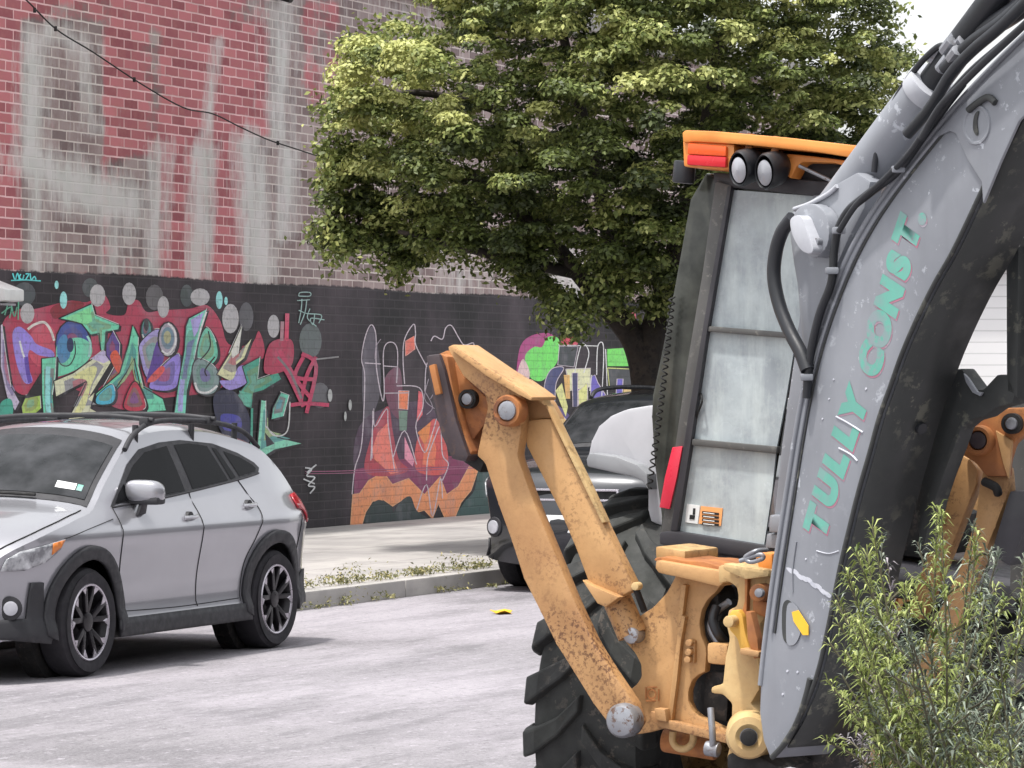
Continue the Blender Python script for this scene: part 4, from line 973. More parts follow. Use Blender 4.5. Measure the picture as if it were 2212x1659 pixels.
tag(leaves_mesh('kerb_weeds', np.concatenate(cen), np.concatenate(nor), np.concatenate(siz), np.concatenate(rn), M_weed, None, .4), 'low weeds and litter growing along the kerb joint', 'weeds', kind='stuff')
# a dropped yellow leaf on the asphalt
pl = onplane(1085, 1326, Vector((0, 0, 0)), Vector((0, 0, 1)))
bm = bmesh.new(); add_prism(bm, [Vector((.10*math.cos(t*math.pi/5)*(1 if t % 2 else .62), .16*math.sin(t*math.pi/5)*(1 if t % 2 else .62), .006+.012*(t % 3))) for t in range(10)], Vector((0, 0, .004)))
lf = obj('fallen_leaf', bm, M_stick_y, smooth=False); lf.location = pl; tag(lf, 'yellow leaf lying flat on the grey asphalt near the kerb', 'leaf')

# ------------------------------------------------------------------ backhoe loader
YAW, ROLL = R(26), R(6)
Xm = Vector((math.cos(YAW), -math.sin(YAW), 0)); Ym = Vector((math.sin(YAW), math.cos(YAW), 0))
Xr = (Xm*math.cos(ROLL)-Vector((0, 0, 1))*math.sin(ROLL)); Zr = (Vector((0, 0, 1))*math.cos(ROLL)+Xm*math.sin(ROLL))
PV = CAM+ray(1350, 1555)*12.6            # pivot of the left stabiliser: the reference point
def rp(u, v, c=0.0): return onplane(u, v, PV+Ym*c, Ym)
base = rp(1700, 1700, .6); base.z = 0
BH = empty('backhoe_loader', base, 0, 'yellow and grey backhoe loader with a grey boom lettered TULLY CONST. and raised stabiliser legs', 'backhoe')
def plate(nm, pts, c, d, mat, parent=BH, bev=.008, smooth=True, curve=False):
    bm = bmesh.new(); P = [rp(u, v, c) for u, v in pts]
    if curve: P = catmull(P, 3, True)
    add_prism(bm, P, Ym*d, bev=bev); return obj(nm, bm, mat, parent, smooth=smooth, off=base, sharp=35)
def rod(nm, pts, rad, mat, parent=BH, n=6, seg=10, straight=False):
    bm = bmesh.new(); P = [Vector(p) for p in pts]
    add_tube(bm, P if straight else catmull(P, n), rad, seg); return obj(nm, bm, mat, parent, smooth=True, off=base)
def pin(nm, u, v, c, r, l, mat, parent, ax=None, ring=None, bev=.008):
    ax = ax or Ym; bm = bmesh.new(); p = rp(u, v, c); add_cyl(bm, p, ax, r, l, 30, bev=bev); o = obj(nm, bm, mat, parent, smooth=True, off=base, sharp=30)
    return o
PXM = 12.6/7800        # metres per picture unit near the stabiliser

M_gold = paint('gold_lever_paint', lin((214, 168, 72)), lin((196, 146, 60)), lin((120, 80, 40)), .5, .5, spot_sc=40)
M_paddk = paint('worn_dark_pad', lin((70, 58, 62)), lin((50, 42, 46)), lin((96, 70, 54)), .6, .6, sc_=8, spot_sc=40)
# --- main stabiliser frame (rear tower of the machine)
frame = plate('stabilizer_frame', [(1462, 1238), (1560, 1262), (1545, 1280), (1528, 1296), (1516, 1318), (1511, 1345), (1515, 1375), (1524, 1396), (1526, 1412), (1523, 1452), (1508, 1458), (1495, 1470), (1487, 1492), (1487, 1516), (1496, 1536), (1512, 1549), (1560, 1572), (1590, 1592), (1600, 1612), (1500, 1588), (1440, 1572), (1400, 1583), (1366, 1588), (1335, 1576), (1318, 1556), (1320, 1530), (1338, 1508), (1375, 1478), (1385, 1462), (1384, 1436), (1372, 1412), (1346, 1382), (1340, 1364), (1348, 1348), (1376, 1334), (1410, 1312), (1440, 1280)], 0, .05, M_yel)
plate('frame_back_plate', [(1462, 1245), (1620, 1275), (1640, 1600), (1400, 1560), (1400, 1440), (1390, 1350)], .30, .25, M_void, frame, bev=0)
plate('frame_rib', [(1472, 1262), (1482, 1264), (1474, 1330), (1480, 1332), (1470, 1390), (1462, 1470), (1450, 1562), (1440, 1560), (1452, 1460), (1462, 1380), (1464, 1330)], -.03, .03, M_yel, frame, bev=.004)
plate('frame_ledge', [(1416, 1210), (1560, 1234), (1562, 1262), (1552, 1268), (1478, 1250), (1422, 1238), (1414, 1228)], -.10, .42, M_yel, frame, bev=.012)
plate('ledge_debris', [(1420, 1204), (1450, 1206), (1480, 1212), (1520, 1214), (1560, 1228), (1560, 1236), (1480, 1224), (1418, 1213)], -.06, .3, M_rust, frame, bev=.008, curve=True)
plate('frame_block', [(1416, 1180), (1480, 1190), (1480, 1214), (1416, 1206)], .02, .3, M_paleyel, frame)
plate('frame_foot_bar', [(1405, 1536), (1440, 1546), (1442, 1556), (1590, 1592), (1594, 1612), (1560, 1604), (1430, 1572), (1406, 1560)], -.05, .05, M_yelrust, frame, bev=.006)
plate('frame_foot_bar', [(1412, 1530), (1436, 1532), (1440, 1560), (1416, 1556)], -.07, .05, M_yelrust, frame, bev=.006)
for a, b_ in ((1493, 1388), (1492, 1408), (1490, 1424)): pin('bolt_bracket', a, b_, -.02, .012, .05, M_yelrust, frame, bev=.003)
plate('bolt_bracket', [(1496, 1384), (1501, 1384), (1500, 1432), (1495, 1432)], -.02, .02, M_yelrust, frame, bev=.003)
pin('hub_cap', 1370, 1372, -.035, 18*PXM, .07, M_steel, frame)
# maker's plate: small relief mark in a square
bm = bmesh.new(); cpt = rp(1409, 1499, -.004)
for r0 in (.018,):
    add_lathe(bm, cpt, Ym, [(-.004, r0), (-.004, r0-.005)], 20)
for sx_, sz_ in ((-1, 0), (1, 0), (0, 1), (0, -1)):
    add_box(bm, cpt+Xr*sx_*.024+Zr*sz_*.024, (.004 if sx_ else .04, .006, .004 if sz_ else .04))
obj('casting_mark', bm, M_rust, frame, off=base)
# the dark swing mechanism seen through the round cut-outs
for (u, v, r_) in ((1540, 1290, .055), (1552, 1318, .05), (1540, 1350, .06)):
    pin('swing_cylinder', u, v, .12, r_, .16, M_void, frame)
rod('hydraulic_hose', [rp(1548, 1310, .0), rp(1540, 1340, -.02), (rp(1552, 1370, -.02)), rp(1570, 1390, .02)], .017, M_black, frame)
rod('hydraulic_hose', [rp(1575, 1300, .02), rp(1545, 1325, .04), rp(1535, 1360, .04), rp(1560, 1400, .04)], .013, M_steel, frame)
plate('swing_bearing', [(1526, 1388), (1572, 1392), (1570, 1438), (1526, 1434)], -.06, .2, M_yel, frame, bev=.015)
plate('swing_bearing', [(1524, 1450), (1575, 1452), (1570, 1560), (1515, 1556)], .06, .2, M_void, frame, bev=.01)
rod('lifting_lug', [rp(1454, 1580, .04), rp(1453, 1600, .04), rp(1462, 1614, .04), rp(1477, 1618, .04), rp(1490, 1612, .04), rp(1497, 1600, .04), rp(1498, 1584, .04)], .013, M_paleyel, frame)
pin('roller', 1492, 1606, .14, .045, .2, M_rust, frame, ax=Xr)

# --- kingpost casting between frame and boom
KC = -.22
king = plate('kingpost', [(1550, 1222), (1590, 1217), (1660, 1234), (1664, 1262), (1660, 1300), (1655, 1330), (1640, 1350), (1632, 1400), (1640, 1440), (1640, 1490), (1622, 1520), (1650, 1545), (1662, 1575), (1660, 1605), (1640, 1640), (1600, 1645), (1568, 1640), (1578, 1600), (1580, 1520), (1560, 1500), (1535, 1498), (1535, 1484), (1560, 1478), (1566, 1420), (1575, 1380), (1568, 1350), (1572, 1318), (1590, 1310), (1594, 1290), (1590, 1268), (1572, 1256), (1552, 1262)], KC, .22, M_paleyel, bev=.012)
plate('casting_rib', [(1608, 1250), (1615, 1250), (1612, 1340), (1600, 1330), (1608, 1300)], KC-.03, .03, M_rust, king, bev=.004)
plate('casting_rib', [(1562, 1216), (1660, 1232), (1660, 1246), (1610, 1252), (1560, 1230)], KC-.06, .07, M_paleyel, king, bev=.01)
plate('lock_arm', [(1568, 1335), (1580, 1318), (1596, 1318), (1604, 1330), (1610, 1370), (1620, 1400), (1612, 1418), (1600, 1412), (1592, 1380), (1576, 1362)], KC-.06, .05, M_gold, king, bev=.008)
pin('lock_pin', 1580, 1342, KC-.08, .020, .06, M_paleyel, king)
plate('latch', [(1610, 1320), (1622, 1322), (1636, 1380), (1640, 1420), (1628, 1424), (1614, 1380)], KC-.10, .05, M_rust, king, bev=.006)
plate('latch', [(1598, 1400), (1640, 1408), (1638, 1420), (1598, 1414)], KC-.12, .06, M_yelrust, king, bev=.006)
pin('pivot_nut', 1645, 1280, KC-.03, .030, .08, M_rust, king); pin('pivot_nut', 1645, 1280, KC-.06, .016, .06, M_steel, king)
plate('pocket', [(1625, 1296), (1660, 1300), (1655, 1335), (1640, 1330), (1625, 1322)], KC-.02, .04, M_rust, king)
bm = bmesh.new(); p = rp(1618, 1588, KC-.06); ax = (Ym*.9-Xr*.35).normalized(); add_lathe(bm, p, ax, [(-.05, .030), (-.06, .045), (-.055, .068), (-.02, .078), (.10, .078)], 36); 
for v in bm.verts: pass
obj('boom_pivot_collar', bm, M_paleyel, king, smooth=True, off=base)
bm = bmesh.new(); add_cyl(bm, p-ax*.02, ax, .046, .06, 30, bev=.01); obj('pivot_bore', bm, M_steel, king, smooth=True, off=base)
bm = bmesh.new(); add_cyl(bm, p-ax*.045, ax, .028, .06, 30, bev=.01); obj('pivot_bolt', bm, M_void, king, smooth=True, off=base)
rod('lock_rod', [rp(1535, 1530, KC), rp(1538, 1570, KC-.02), rp(1540, 1600, KC-.02), rp(1538, 1630, KC)], .012, M_steel, king, straight=True)
pin('lock_shackle', 1539, 1618, KC, .026, .05, M_steel, king, ax=Xr)
plate('pivot_shoe', [(1570, 1630), (1610, 1618), (1650, 1640), (1690, 1662), (1570, 1662)], KC-.02, .3, M_void, king, bev=.01)
rod('hydraulic_pipe', [rp(1598, 1212, KC-.1), rp(1640, 1198, KC-.1), rp(1648, 1206, KC-.1), rp(1622, 1214, KC-.1), rp(1610, 1204, KC-.1), rp(1634, 1190, KC-.1), rp(1656, 1188, KC-.05)], .008, M_steel, king)
plate('valve_block', [(1628, 1195), (1668, 1196), (1668, 1236), (1640, 1232)], KC+.02, .15, M_orange, king)

# --- left stabiliser
def stabil(nm, T, c, flip_mats, rustM):
    def tr(L): return [T(*p) for p in L]
    beam = plate(nm, tr([(1028, 985), (1046, 1000), (1075, 1090), (1104, 1170), (1130, 1250), (1166, 1322), (1200, 1392), (1238, 1452), (1280, 1520), (1310, 1560), (1335, 1582), (1368, 1586), (1384, 1560), (1370, 1520), (1350, 1490), (1316, 1440), (1284, 1388), (1240, 1295), (1214, 1232), (1180, 1150), (1150, 1075), (1130, 1020), (1118, 985), (1125, 935), (1128, 900), (1124, 870), (1104, 850), (1050, 800), (1040, 830), (1052, 880), (1040, 930)]), c-.16, .065, rustM, bev=.014)
    plate('leg_head_plate', tr([(966, 752), (985, 752), (1060, 808), (1124, 852), (1132, 880), (1126, 915), (1100, 925), (1070, 905), (1058, 862), (1000, 812)]), c-.20, .035, M_yelrust, beam, bev=.008)
    plate('leg_head_plate', tr([(940, 768), (966, 756), (1000, 812), (1056, 864), (1066, 884), (1048, 915), (1022, 950), (1000, 985), (984, 940), (962, 860)]), c-.13, .10, M_rust, beam, bev=.008)
    plate('leg_side_flange', tr([(966, 750), (978, 744), (1060, 800), (1126, 840), (1150, 858), (1146, 866), (1118, 852), (1050, 812)]), c-.24, .20, M_yel, beam, bev=.006)
    q = T(1102, 887); bmx = bmesh.new(); add_lathe(bmx, rp(q[0], q[1], c-.21), Ym, [(.03, .056), (-.02, .056), (-.03, .050), (-.03, .038), (-.018, .034)], 36); obj('pin_collar', bmx, M_rust, beam, smooth=True, off=base)
    pin('pivot_pin', *q, c-.22, .034, .06, M_steel, beam)
    q = T(1014, 862); bmx = bmesh.new(); add_lathe(bmx, rp(q[0], q[1], c-.14), Ym, [(.03, .034), (-.02, .034), (-.022, .024)], 30); obj('pin_collar', bmx, M_void, beam, smooth=True, off=base)
    pin('pivot_pin', *q, c-.15, .021, .05, M_steel, beam)
    # foot pad, folded up
    pad = plate('foot_pad', tr([(918, 768), (948, 764), (960, 800), (984, 905), (1012, 985), (1006, 998), (975, 992), (952, 940), (934, 860)]), c-.20, .11, M_paddk, BH, bev=.012)
    plate('pad_edge', tr([(950, 764), (966, 770), (980, 850), (1000, 930), (1020, 975), (1012, 988), (988, 910), (962, 800)]), c-.18, .26, M_rust, pad, bev=.006)
    plate('pad_rib', tr([(926, 790), (938, 786), (952, 850), (940, 854)]), c-.235, .02, M_rust, pad, bev=.003)
    plate('pad_hinge', tr([(985, 985), (1020, 972), (1046, 1000), (1036, 1022), (1004, 1000)]), c-.12, .1, M_void, pad, bev=.008)
    # cylinder guard channel
    ch = plate('cylinder_guard', tr([(1130, 930), (1140, 908), (1168, 905), (1192, 905), (1226, 980), (1262, 1050), (1300, 1125), (1336, 1200), (1372, 1272), (1338, 1290), (1308, 1310), (1296, 1298), (1270, 1255), (1244, 1185), (1212, 1110), (1172, 1030), (1138, 965)]), c-.10, .065, M_yel, BH, bev=.008)
    plate('guard_top_plate', tr([(1122, 818), (1150, 838), (1176, 870), (1196, 905), (1168, 905), (1136, 915), (1126, 870)]), c-.08, .10, M_yelrust, ch, bev=.008)
    plate('guard_edge', tr([(1176, 872), (1181, 872), (1200, 908), (1266, 1042), (1306, 1128), (1300, 1130), (1262, 1052), (1192, 908)]), c-.115, .05, M_paleyel, ch, bev=.003)
    plate('guard_edge', tr([(1158, 848), (1172, 858), (1176, 876), (1162, 866)]), c-.14, .06, M_paleyel, ch, bev=.004)
    plate('guard_lip', tr([(1256, 1252), (1272, 1262), (1338, 1290), (1308, 1312), (1290, 1304)]), c-.14, .05, M_yel, ch, bev=.006)
    q0, q1 = T(1322, 1268), T(1366, 1372)
    rod('cylinder_barrel', [rp(*q0, c-.02), rp(*q1, c-.02)], .052, M_yel, BH, straight=True, seg=24)
    q0, q1 = T(1370, 1262), T(1392, 1320)
    rod('hydraulic_pipe', [rp(*q0, c-.10), rp(*q1, c-.05)], .012, M_void, ch, straight=True)
    q = T(1376, 1266); pin('grease_nipple', *q, c-.12, .014, .04, M_paleyel, ch, bev=.003)
    q = T(1349, 1556); bmx = bmesh.new(); add_lathe(bmx, rp(q[0], q[1], c-.17), Ym, [(.03, .060), (-.02, .060), (-.035, .050), (-.04, .030), (-.042, .0005)], 36); obj('pivot_cap', bmx, M_steel, beam, smooth=True, off=base)
    return beam
stabil('stabilizer_leg', lambda u, v: (u, v), 0.0, None, M_yelrust)
rod('hydraulic_fitting', [rp(1112, 930, -.02), rp(1108, 950, -.02), rp(1118, 975, -.02)], .014, M_void)
plate('fitting_cap', [(1106, 932), (1118, 932), (1122, 950), (1108, 954)], -.06, .03, paint('blue_fitting_cap', lin((108, 156, 206)), lin((96, 140, 190)), None, 0, .4, bump=0), bev=.004)
# --- right stabiliser, folded nearly upright beyond the boom
rb_ = plate('stabilizer_leg', [(2126, 1000), (2176, 1010), (2180, 1060), (2150, 1140), (2110, 1240), (2050, 1400), (1980, 1560), (1900, 1690), (1850, 1680), (1900, 1560), (1990, 1400), (2070, 1230), (2106, 1120), (2114, 1050)], -.16, .08, M_yelrust, bev=.014)
plate('leg_head_plate', [(2080, 925), (2096, 908), (2126, 900), (2150, 882), (2216, 880), (2220, 930), (2188, 960), (2176, 1000), (2176, 1030), (2130, 1030), (2106, 1000), (2070, 978)], -.20, .06, M_rust, rb_, bev=.010)
plate('leg_head_plate', [(2150, 930), (2186, 952), (2182, 1000), (2178, 1036), (2166, 1000)], -.215, .02, M_yel, rb_, bev=.004)
bmx = bmesh.new(); add_lathe(bmx, rp(2117, 951, -.21), Ym, [(.03, .050), (-.02, .050), (-.03, .044), (-.03, .034), (-.018, .030)], 36); obj('pin_collar', bmx, M_rust, rb_, smooth=True, off=base)
pin('pivot_pin', 2117, 951, -.215, .029, .05, M_paddk, rb_)
bmx = bmesh.new(); add_lathe(bmx, rp(2188, 915, -.21), Ym, [(.03, .034), (-.02, .034), (-.022, .022)], 30); obj('pin_collar', bmx, M_void, rb_, smooth=True, off=base)
pin('pivot_pin', 2188, 915, -.22, .020, .05, M_steel, rb_)
rod('hydraulic_fitting', [rp(2126, 1040, -.2), rp(2150, 1052, -.22), rp(2156, 1066, -.2)], .015, M_void, rb_)
rg = plate('cylinder_guard', [(2068, 979), (2096, 992), (2111, 1012), (2110, 1045), (2080, 1120), (2050, 1195), (1990, 1340), (1960, 1330), (2000, 1200), (2024, 1085), (2046, 1030)], -.13, .08, M_yel, bev=.010)
plate('guard_edge', [(2068, 976), (2074, 978), (2048, 1040), (2028, 1096), (2004, 1200), (1998, 1198), (2022, 1084), (2044, 1028)], -.14, .05, M_paleyel, rg, bev=.003)
plate('foot_pad', [(2180, 1060), (2230, 1060), (2230, 1110), (2180, 1225), (2138, 1196)], -.24, .2, M_cabdk, bev=.014)
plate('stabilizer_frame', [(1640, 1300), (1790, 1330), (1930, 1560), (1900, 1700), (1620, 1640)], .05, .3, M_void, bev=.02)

# --- wheels
def big_wheel(u, v, c, w=.50, r=.745):
    cc = rp(u, v, c); bm = bmesh.new(); ax = Xr; h = w/2
    prof = [(-h+.03, .36), (-h+.01, .42), (-h, .52), (-h+.015, .62), (-h+.05, r-.055), (-h+.12, r-.035), (0, r-.03), (h-.12, r-.035), (h-.05, r-.055), (h-.015, .62), (h, .52), (h-.01, .42), (h-.03, .36)]
    add_lathe(bm, cc, ax, prof, 72); t = obj('tyre', bm, M_tyre, BH, smooth=True, off=base)
    q = ax.to_track_quat('Z', 'Y'); bm = bmesh.new(); nl = 22
    def P(r_, a_, hh): return cc+q @ Vector((r_*math.cos(a_), r_*math.sin(a_), hh))
    for k in range(nl):
        for s in (-1, 1):
            a0 = 2*math.pi*(k+(.5 if s > 0 else 0))/nl; da = .135; top, bot = [], []
            for (hh, aa, rr_, w2) in ((s*.01, .0, r, .62), (s*.09, .13, r, .72), (s*.18, .22, r-.004, .9), (s*(h-.012), .27, r-.03, 1.05), (s*(h+.012), .28, r-.10, 1.0)):
                top.append((P(rr_, a0+aa-da*w2/2, hh), P(rr_, a0+aa+da*w2/2, hh))); bot.append((P(rr_-.06, a0+aa-da*w2*.62, hh-s*.012), P(rr_-.06, a0+aa+da*w2*.62, hh-s*.012)))
            V = [[bm.verts.new(x) for x in (t_[0], t_[1], b_[1], b_[0])] for t_, b_ in zip(top, bot)]
            for i in range(len(V)-1):
                for j in range(4): bm.faces.new((V[i][j], V[i][(j+1) % 4], V[i+1][(j+1) % 4], V[i+1][j]))
            bm.faces.new(V[0][::-1]); bm.faces.new(V[-1])
    bmesh.ops.recalc_face_normals(bm, faces=bm.faces)
    tread = obj('tread', bm, M_tyre, t, off=base); md = tread.modifiers.new('b', 'BEVEL'); md.width = .008; md.segments = 2; md.limit_method = 'ANGLE'
    bm = bmesh.new()
    for s in (-1, 1): add_lathe(bm, cc, ax*s, [(h-.03, .362), (h-.05, .33), (h-.16, .31), (h-.18, .12), (h-.12, .10), (h-.12, .001)], 40)
    obj('wheel_rim', bm, M_paleyel, t, smooth=True, off=base)
    return cc
wc = big_wheel(1434, 1486, .95)
print('left hub', wc)
wr_ = wc+Xr*1.72
def w2px(p): return (UX+F*p.x/p.y, HY-F*(p.z-CH)/p.y)
u, v = w2px(wr_); big_wheel(u, v, (wr_-PV).dot(Ym))
# front axle and wheels, smaller, under the bonnet
for s, x_ in ((-1, .1), (1, 1.62)):
    p = wc+Xr*x_+Ym*2.1-Zr*.28; bm = bmesh.new(); add_lathe(bm, p, Xr, [(-.15, .24), (-.16, .38), (-.10, .46), (.10, .46), (.16, .38), (.15, .24)], 40); add_cyl(bm, p, Xr, .24, .2, 24); obj('front_tyre', bm, M_tyre, BH, smooth=True, off=base)
pc = wc+Xr*.86
def mbox(nm, x, y, z, sx_, sy_, sz_, mat, parent=BH, bev=.02):
    M = Matrix((Xr, Ym, Zr)).transposed().to_4x4(); bm = bmesh.new(); add_box(bm, (0, 0, 0), (sx_, sy_, sz_), bev=bev)
    bmesh.ops.transform(bm, matrix=Matrix.Translation(pc+Xr*x+Ym*y+Zr*z) @ M, verts=bm.verts); return obj(nm, bm, mat, parent, smooth=True, off=base)
mbox('rear_axle', 0, 0, 0, 1.3, .24, .24, M_void); mbox('chassis', 0, 1.3, .05, .72, 2.4, .4, M_void, bev=.03)
mbox('bonnet', 0, 1.9, .55, .86, 1.3, .72, M_yel, bev=.06); mbox('front_axle', 0, 2.1, -.28, 1.4, .16, .16, M_void)
mbox('loader_arm', -.62, 1.9, .35, .12, 2.2, .22, M_yel); mbox('loader_arm', .62, 1.9, .35, .12, 2.2, .22, M_yel)
bm = bmesh.new(); q0 = pc+Ym*3.2-Zr*.35; add_prism(bm, [q0+Ym*a+Zr*b_-Xr*1.1 for a, b_ in ((0, 0), (.75, -.2), (.8, -.16), (.3, .1), (.18, .35), (.35, .62), (.25, .66), (.02, .45))], Xr*2.2, bev=.01); obj('loader_bucket', bm, M_yelrust, BH, off=base)

# --- fender over the left rear tyre
fd = plate('fender', [(1268, 990), (1276, 952), (1292, 920), (1318, 898), (1352, 884), (1400, 876), (1450, 872), (1455, 1140), (1432, 1138), (1404, 1128), (1398, 1100), (1398, 1052), (1388, 1036), (1366, 1026), (1330, 1018)], .62, 1.0, M_fender, bev=.03)
plate('fender_flare', [(1266, 992), (1272, 978), (1330, 986), (1376, 1004), (1398, 1024), (1400, 1060), (1388, 1040), (1366, 1030), (1330, 1022), (1268, 1008)], .54, .22, M_fendgrey, fd, bev=.008)

# --- cab
CB = .42                                   # rear face of the cab
def cab(nm, pts, c, d, mat, parent=BH, bev=.008, **k): return plate(nm, pts, CB+c, d, mat, parent, bev, **k)
# left rear corner panel of smoked glass and its frame
corner = cab('cab_corner_panel', [(1524, 372), (1566, 384), (1520, 640), (1480, 900), (1446, 1165), (1424, 1160), (1428, 1120), (1412, 1000), (1406, 900), (1408, 855), (1428, 760), (1452, 640), (1490, 430)], .04, .9, M_sideglass, bev=.015)
cab('cab_post', [(1545, 382), (1584, 388), (1528, 720), (1494, 950), (1452, 1175), (1422, 1172), (1452, 1000), (1484, 780), (1516, 590)], -.02, .10, M_cab, bev=.010)
cab('door_seal', [(1572, 402), (1580, 402), (1528, 712), (1492, 956), (1462, 1148), (1448, 1146), (1486, 900), (1526, 660)], -.03, .06, M_cabdk, bev=.003)
# coiled cord down the corner
bm = bmesh.new(); P = []; 
A, B_ = rp(1452, 640, CB+.0), rp(1436, 830, CB+.0); C_ = rp(1402, 1055, CB-.02)
for i in range(421):
    t = i/420; p = (A*(1-t)*(1-t)+B_*2*t*(1-t)+C_*t*t); a = t*2*math.pi*26; p = p+Xr*math.cos(a)*.010+Ym*math.sin(a)*.008; P.append(p)
add_tube(bm, P, .0032, 5); obj('coiled_cord', bm, M_gap, BH, smooth=True, off=base)
cab('reflector_strip', [(1452, 966), (1474, 964), (1462, 1030), (1446, 1100), (1424, 1096), (1436, 1030)], -.032, .012, M_redref, bev=.003)
# glazing : three stacked panes in the left column, then the centre post and the right column
p1 = cab('rear_window', [(1580, 410), (1764, 424), (1752, 560), (1722, 722), (1531, 706)], .0, .012, M_dustglass, bev=0, smooth=False)
p2 = cab('rear_window', [(1529, 716), (1719, 732), (1698, 860), (1678, 966), (1497, 950)], .0, .012, M_dustglass, bev=0, smooth=False)
p3 = cab('rear_window', [(1494, 962), (1676, 980), (1668, 1060), (1650, 1180), (1458, 1146)], .0, .012, M_dustglass, bev=0, smooth=False)
cab('window_bar', [(1528, 704), (1722, 720), (1722, 732), (1528, 716)], -.025, .04, M_cab, bev=.005)
cab('window_bar', [(1494, 948), (1678, 965), (1677, 980), (1493, 962)], -.025, .04, M_cab, bev=.005)
cab('cab_centre_post', [(1755, 420), (1800, 424), (1760, 720), (1722, 1000), (1700, 1190), (1664, 1186), (1688, 960), (1722, 720)], -.03, .09, M_boom, bev=.010)
cab('cab_sill', [(1424, 1150), (1452, 1146), (1700, 1186), (1700, 1214), (1680, 1216), (1560, 1198), (1424, 1176)], -.03, .10, M_cabdk, bev=.008)
cab('cab_skirt', [(1430, 1172), (1560, 1194), (1700, 1212), (1700, 1240), (1500, 1215), (1434, 1186)], .05, .3, M_void, bev=.008)
cab('cab_header', [(1540, 372), (1600, 376), (1880, 400), (1880, 436), (1764, 424), (1572, 404), (1542, 396)], -.02, .10, M_cabdk, bev=.008)
cab('cab_post', [(2178, 500), (2214, 500), (2220, 900), (2224, 1300), (2180, 1290), (2184, 900)], -.02, .10, M_cab, bev=.010)
cab('cab_sill', [(1700, 1212), (2120, 1270), (2120, 1300), (1700, 1240)], -.02, .10, M_cabdk, bev=.008)
# far side frames: front posts and floor, so the cab is a cage with depth
for u in (1524, 2190):
    cab('cab_post', [(u, 390), (u+34, 392), (u+20, 1180), (u-20, 1180)], 1.15, .08, M_cab, bev=.01)
mbox('cab_floor', 0, .1, .56, 1.3, 1.3, .10, M_cabdk); mbox('seat', 0, -.12, .95, .5, .16, .66, M_void, bev=.05); mbox('seat_cushion', 0, .06, .72, .5, .42, .16, M_void, bev=.05)
cab('cab_glass_backing', [(1575, 405), (1764, 424), (1722, 720), (1650, 1182), (1456, 1148)], .03, .01, M_sideglass, bev=0, smooth=False)
# sticker marks inside the lower pane
st = cab('warning_sticker', [(1514, 1093), (1561, 1098), (1557, 1136), (1509, 1131)], -.004, .003, M_stick_o, bev=0, smooth=False)
for k in range(4):
    y = 1104+k*8; cab('printed_line', [(1517, y), (1553, y+4), (1552, y+9), (1516, y+5)], -.006, .0015, M_gap, st, bev=0, smooth=False)
    cab('printed_line', [(1519, y+2.2), (1543, y+5), (1543, y+7), (1519, y+4.2)], -.0075, .001, M_white, st, bev=0, smooth=False)
s2 = cab('pictogram_sticker', [(1484, 1088), (1512, 1092), (1507, 1132), (1480, 1128)], -.004, .003, M_white, bev=0, smooth=False)
cab('printed_symbol', [(1490, 1112), (1501, 1113), (1500, 1122), (1489, 1121)], -.006, .0015, M_gap, s2, bev=0, smooth=False)
cab('printed_symbol', [(1497, 1098), (1502, 1098), (1501, 1112), (1496, 1112)], -.006, .0015, M_gap, s2, bev=0, smooth=False)
rod('window_latch', [rp(1514, 1010-160, CB-.01), rp(1516, 868, CB-.03), rp(1508, 890, CB-.02), rp(1502, 905, CB-.01)], .004, M_gap)
mbx = cab('mirror_box', [(1662, 1112), (1700, 1114), (1698, 1152), (1660, 1150)], -.08, .06, M_boom, bev=.008)
cab('mirror_box', [(1656, 1152), (1698, 1156), (1692, 1186), (1652, 1184)], -.06, .06, M_boom, bev=.008)
# roof
roof = plate('cab_roof', [(1473, 286), (1480, 281), (1540, 283), (1700, 297), (1900, 320), (2050, 340), (2050, 366), (1860, 344), (1760, 328), (1600, 312), (1500, 306), (1475, 308)], CB-.18, 1.55, M_orange, bev=.014)
plate('roof_lining', [(1560, 318), (1900, 346), (2050, 366), (2050, 400), (1860, 408), (1700, 398), (1572, 380)], CB+.02, 1.3, M_cabdk, roof, bev=.02)
plate('roof_bracket', [(1700, 332), (1760, 338), (1870, 352), (1858, 366), (1800, 352), (1735, 350), (1722, 358), (1708, 386), (1700, 380)], CB-.10, .10, M_orange, roof, bev=.006)
lb = plate('lamp_housing', [(1474, 300), (1500, 304), (1586, 312), (1586, 366), (1560, 368), (1476, 360)], CB-.165, .30, M_orange, bev=.010)
plate('indicator_lens', [(1486, 309), (1568, 316), (1568, 338), (1484, 333)], CB-.185, .03, M_amblamp, lb, bev=.006)
plate('brake_lens', [(1484, 334), (1568, 339), (1567, 362), (1483, 356)], CB-.187, .03, M_redlamp, lb, bev=.006)
pin('beacon_base', 1478, 372, CB-.05, .04, .08, M_black, BH, ax=Zr)
for (u, v) in ((1606, 362), (1662, 368)):
    c0 = rp(u, v, CB-.18); ax = (Ym*.93-Xr*-.25+Zr*.22).normalized()
    bm = bmesh.new(); add_lathe(bm, c0, ax, [(-.03, .055), (-.035, .060), (-.02, .066), (.06, .062), (.10, .04), (.11, .001)], 28)
    for v_ in bm.verts:
        dd = (v_.co-c0); v_.co = v_.co-Xr*dd.dot(Xr)*.28
    wl = obj('work_lamp', bm, M_black, BH, smooth=True, off=base)
    bm = bmesh.new(); add_lathe(bm, c0-Zr*.004, ax, [(-.030, .046), (-.038, .034), (-.042, .001)], 28)
    for v_ in bm.verts:
        dd = (v_.co-c0); v_.co = v_.co-Xr*dd.dot(Xr)*.28
    obj('lamp_lens', bm, M_lens, wl, smooth=True, off=base)
    rod('lamp_bracket', [c0+Zr*.06+Ym*.03, c0+Zr*.12+Ym*.04], .014, M_rust, wl, straight=True)
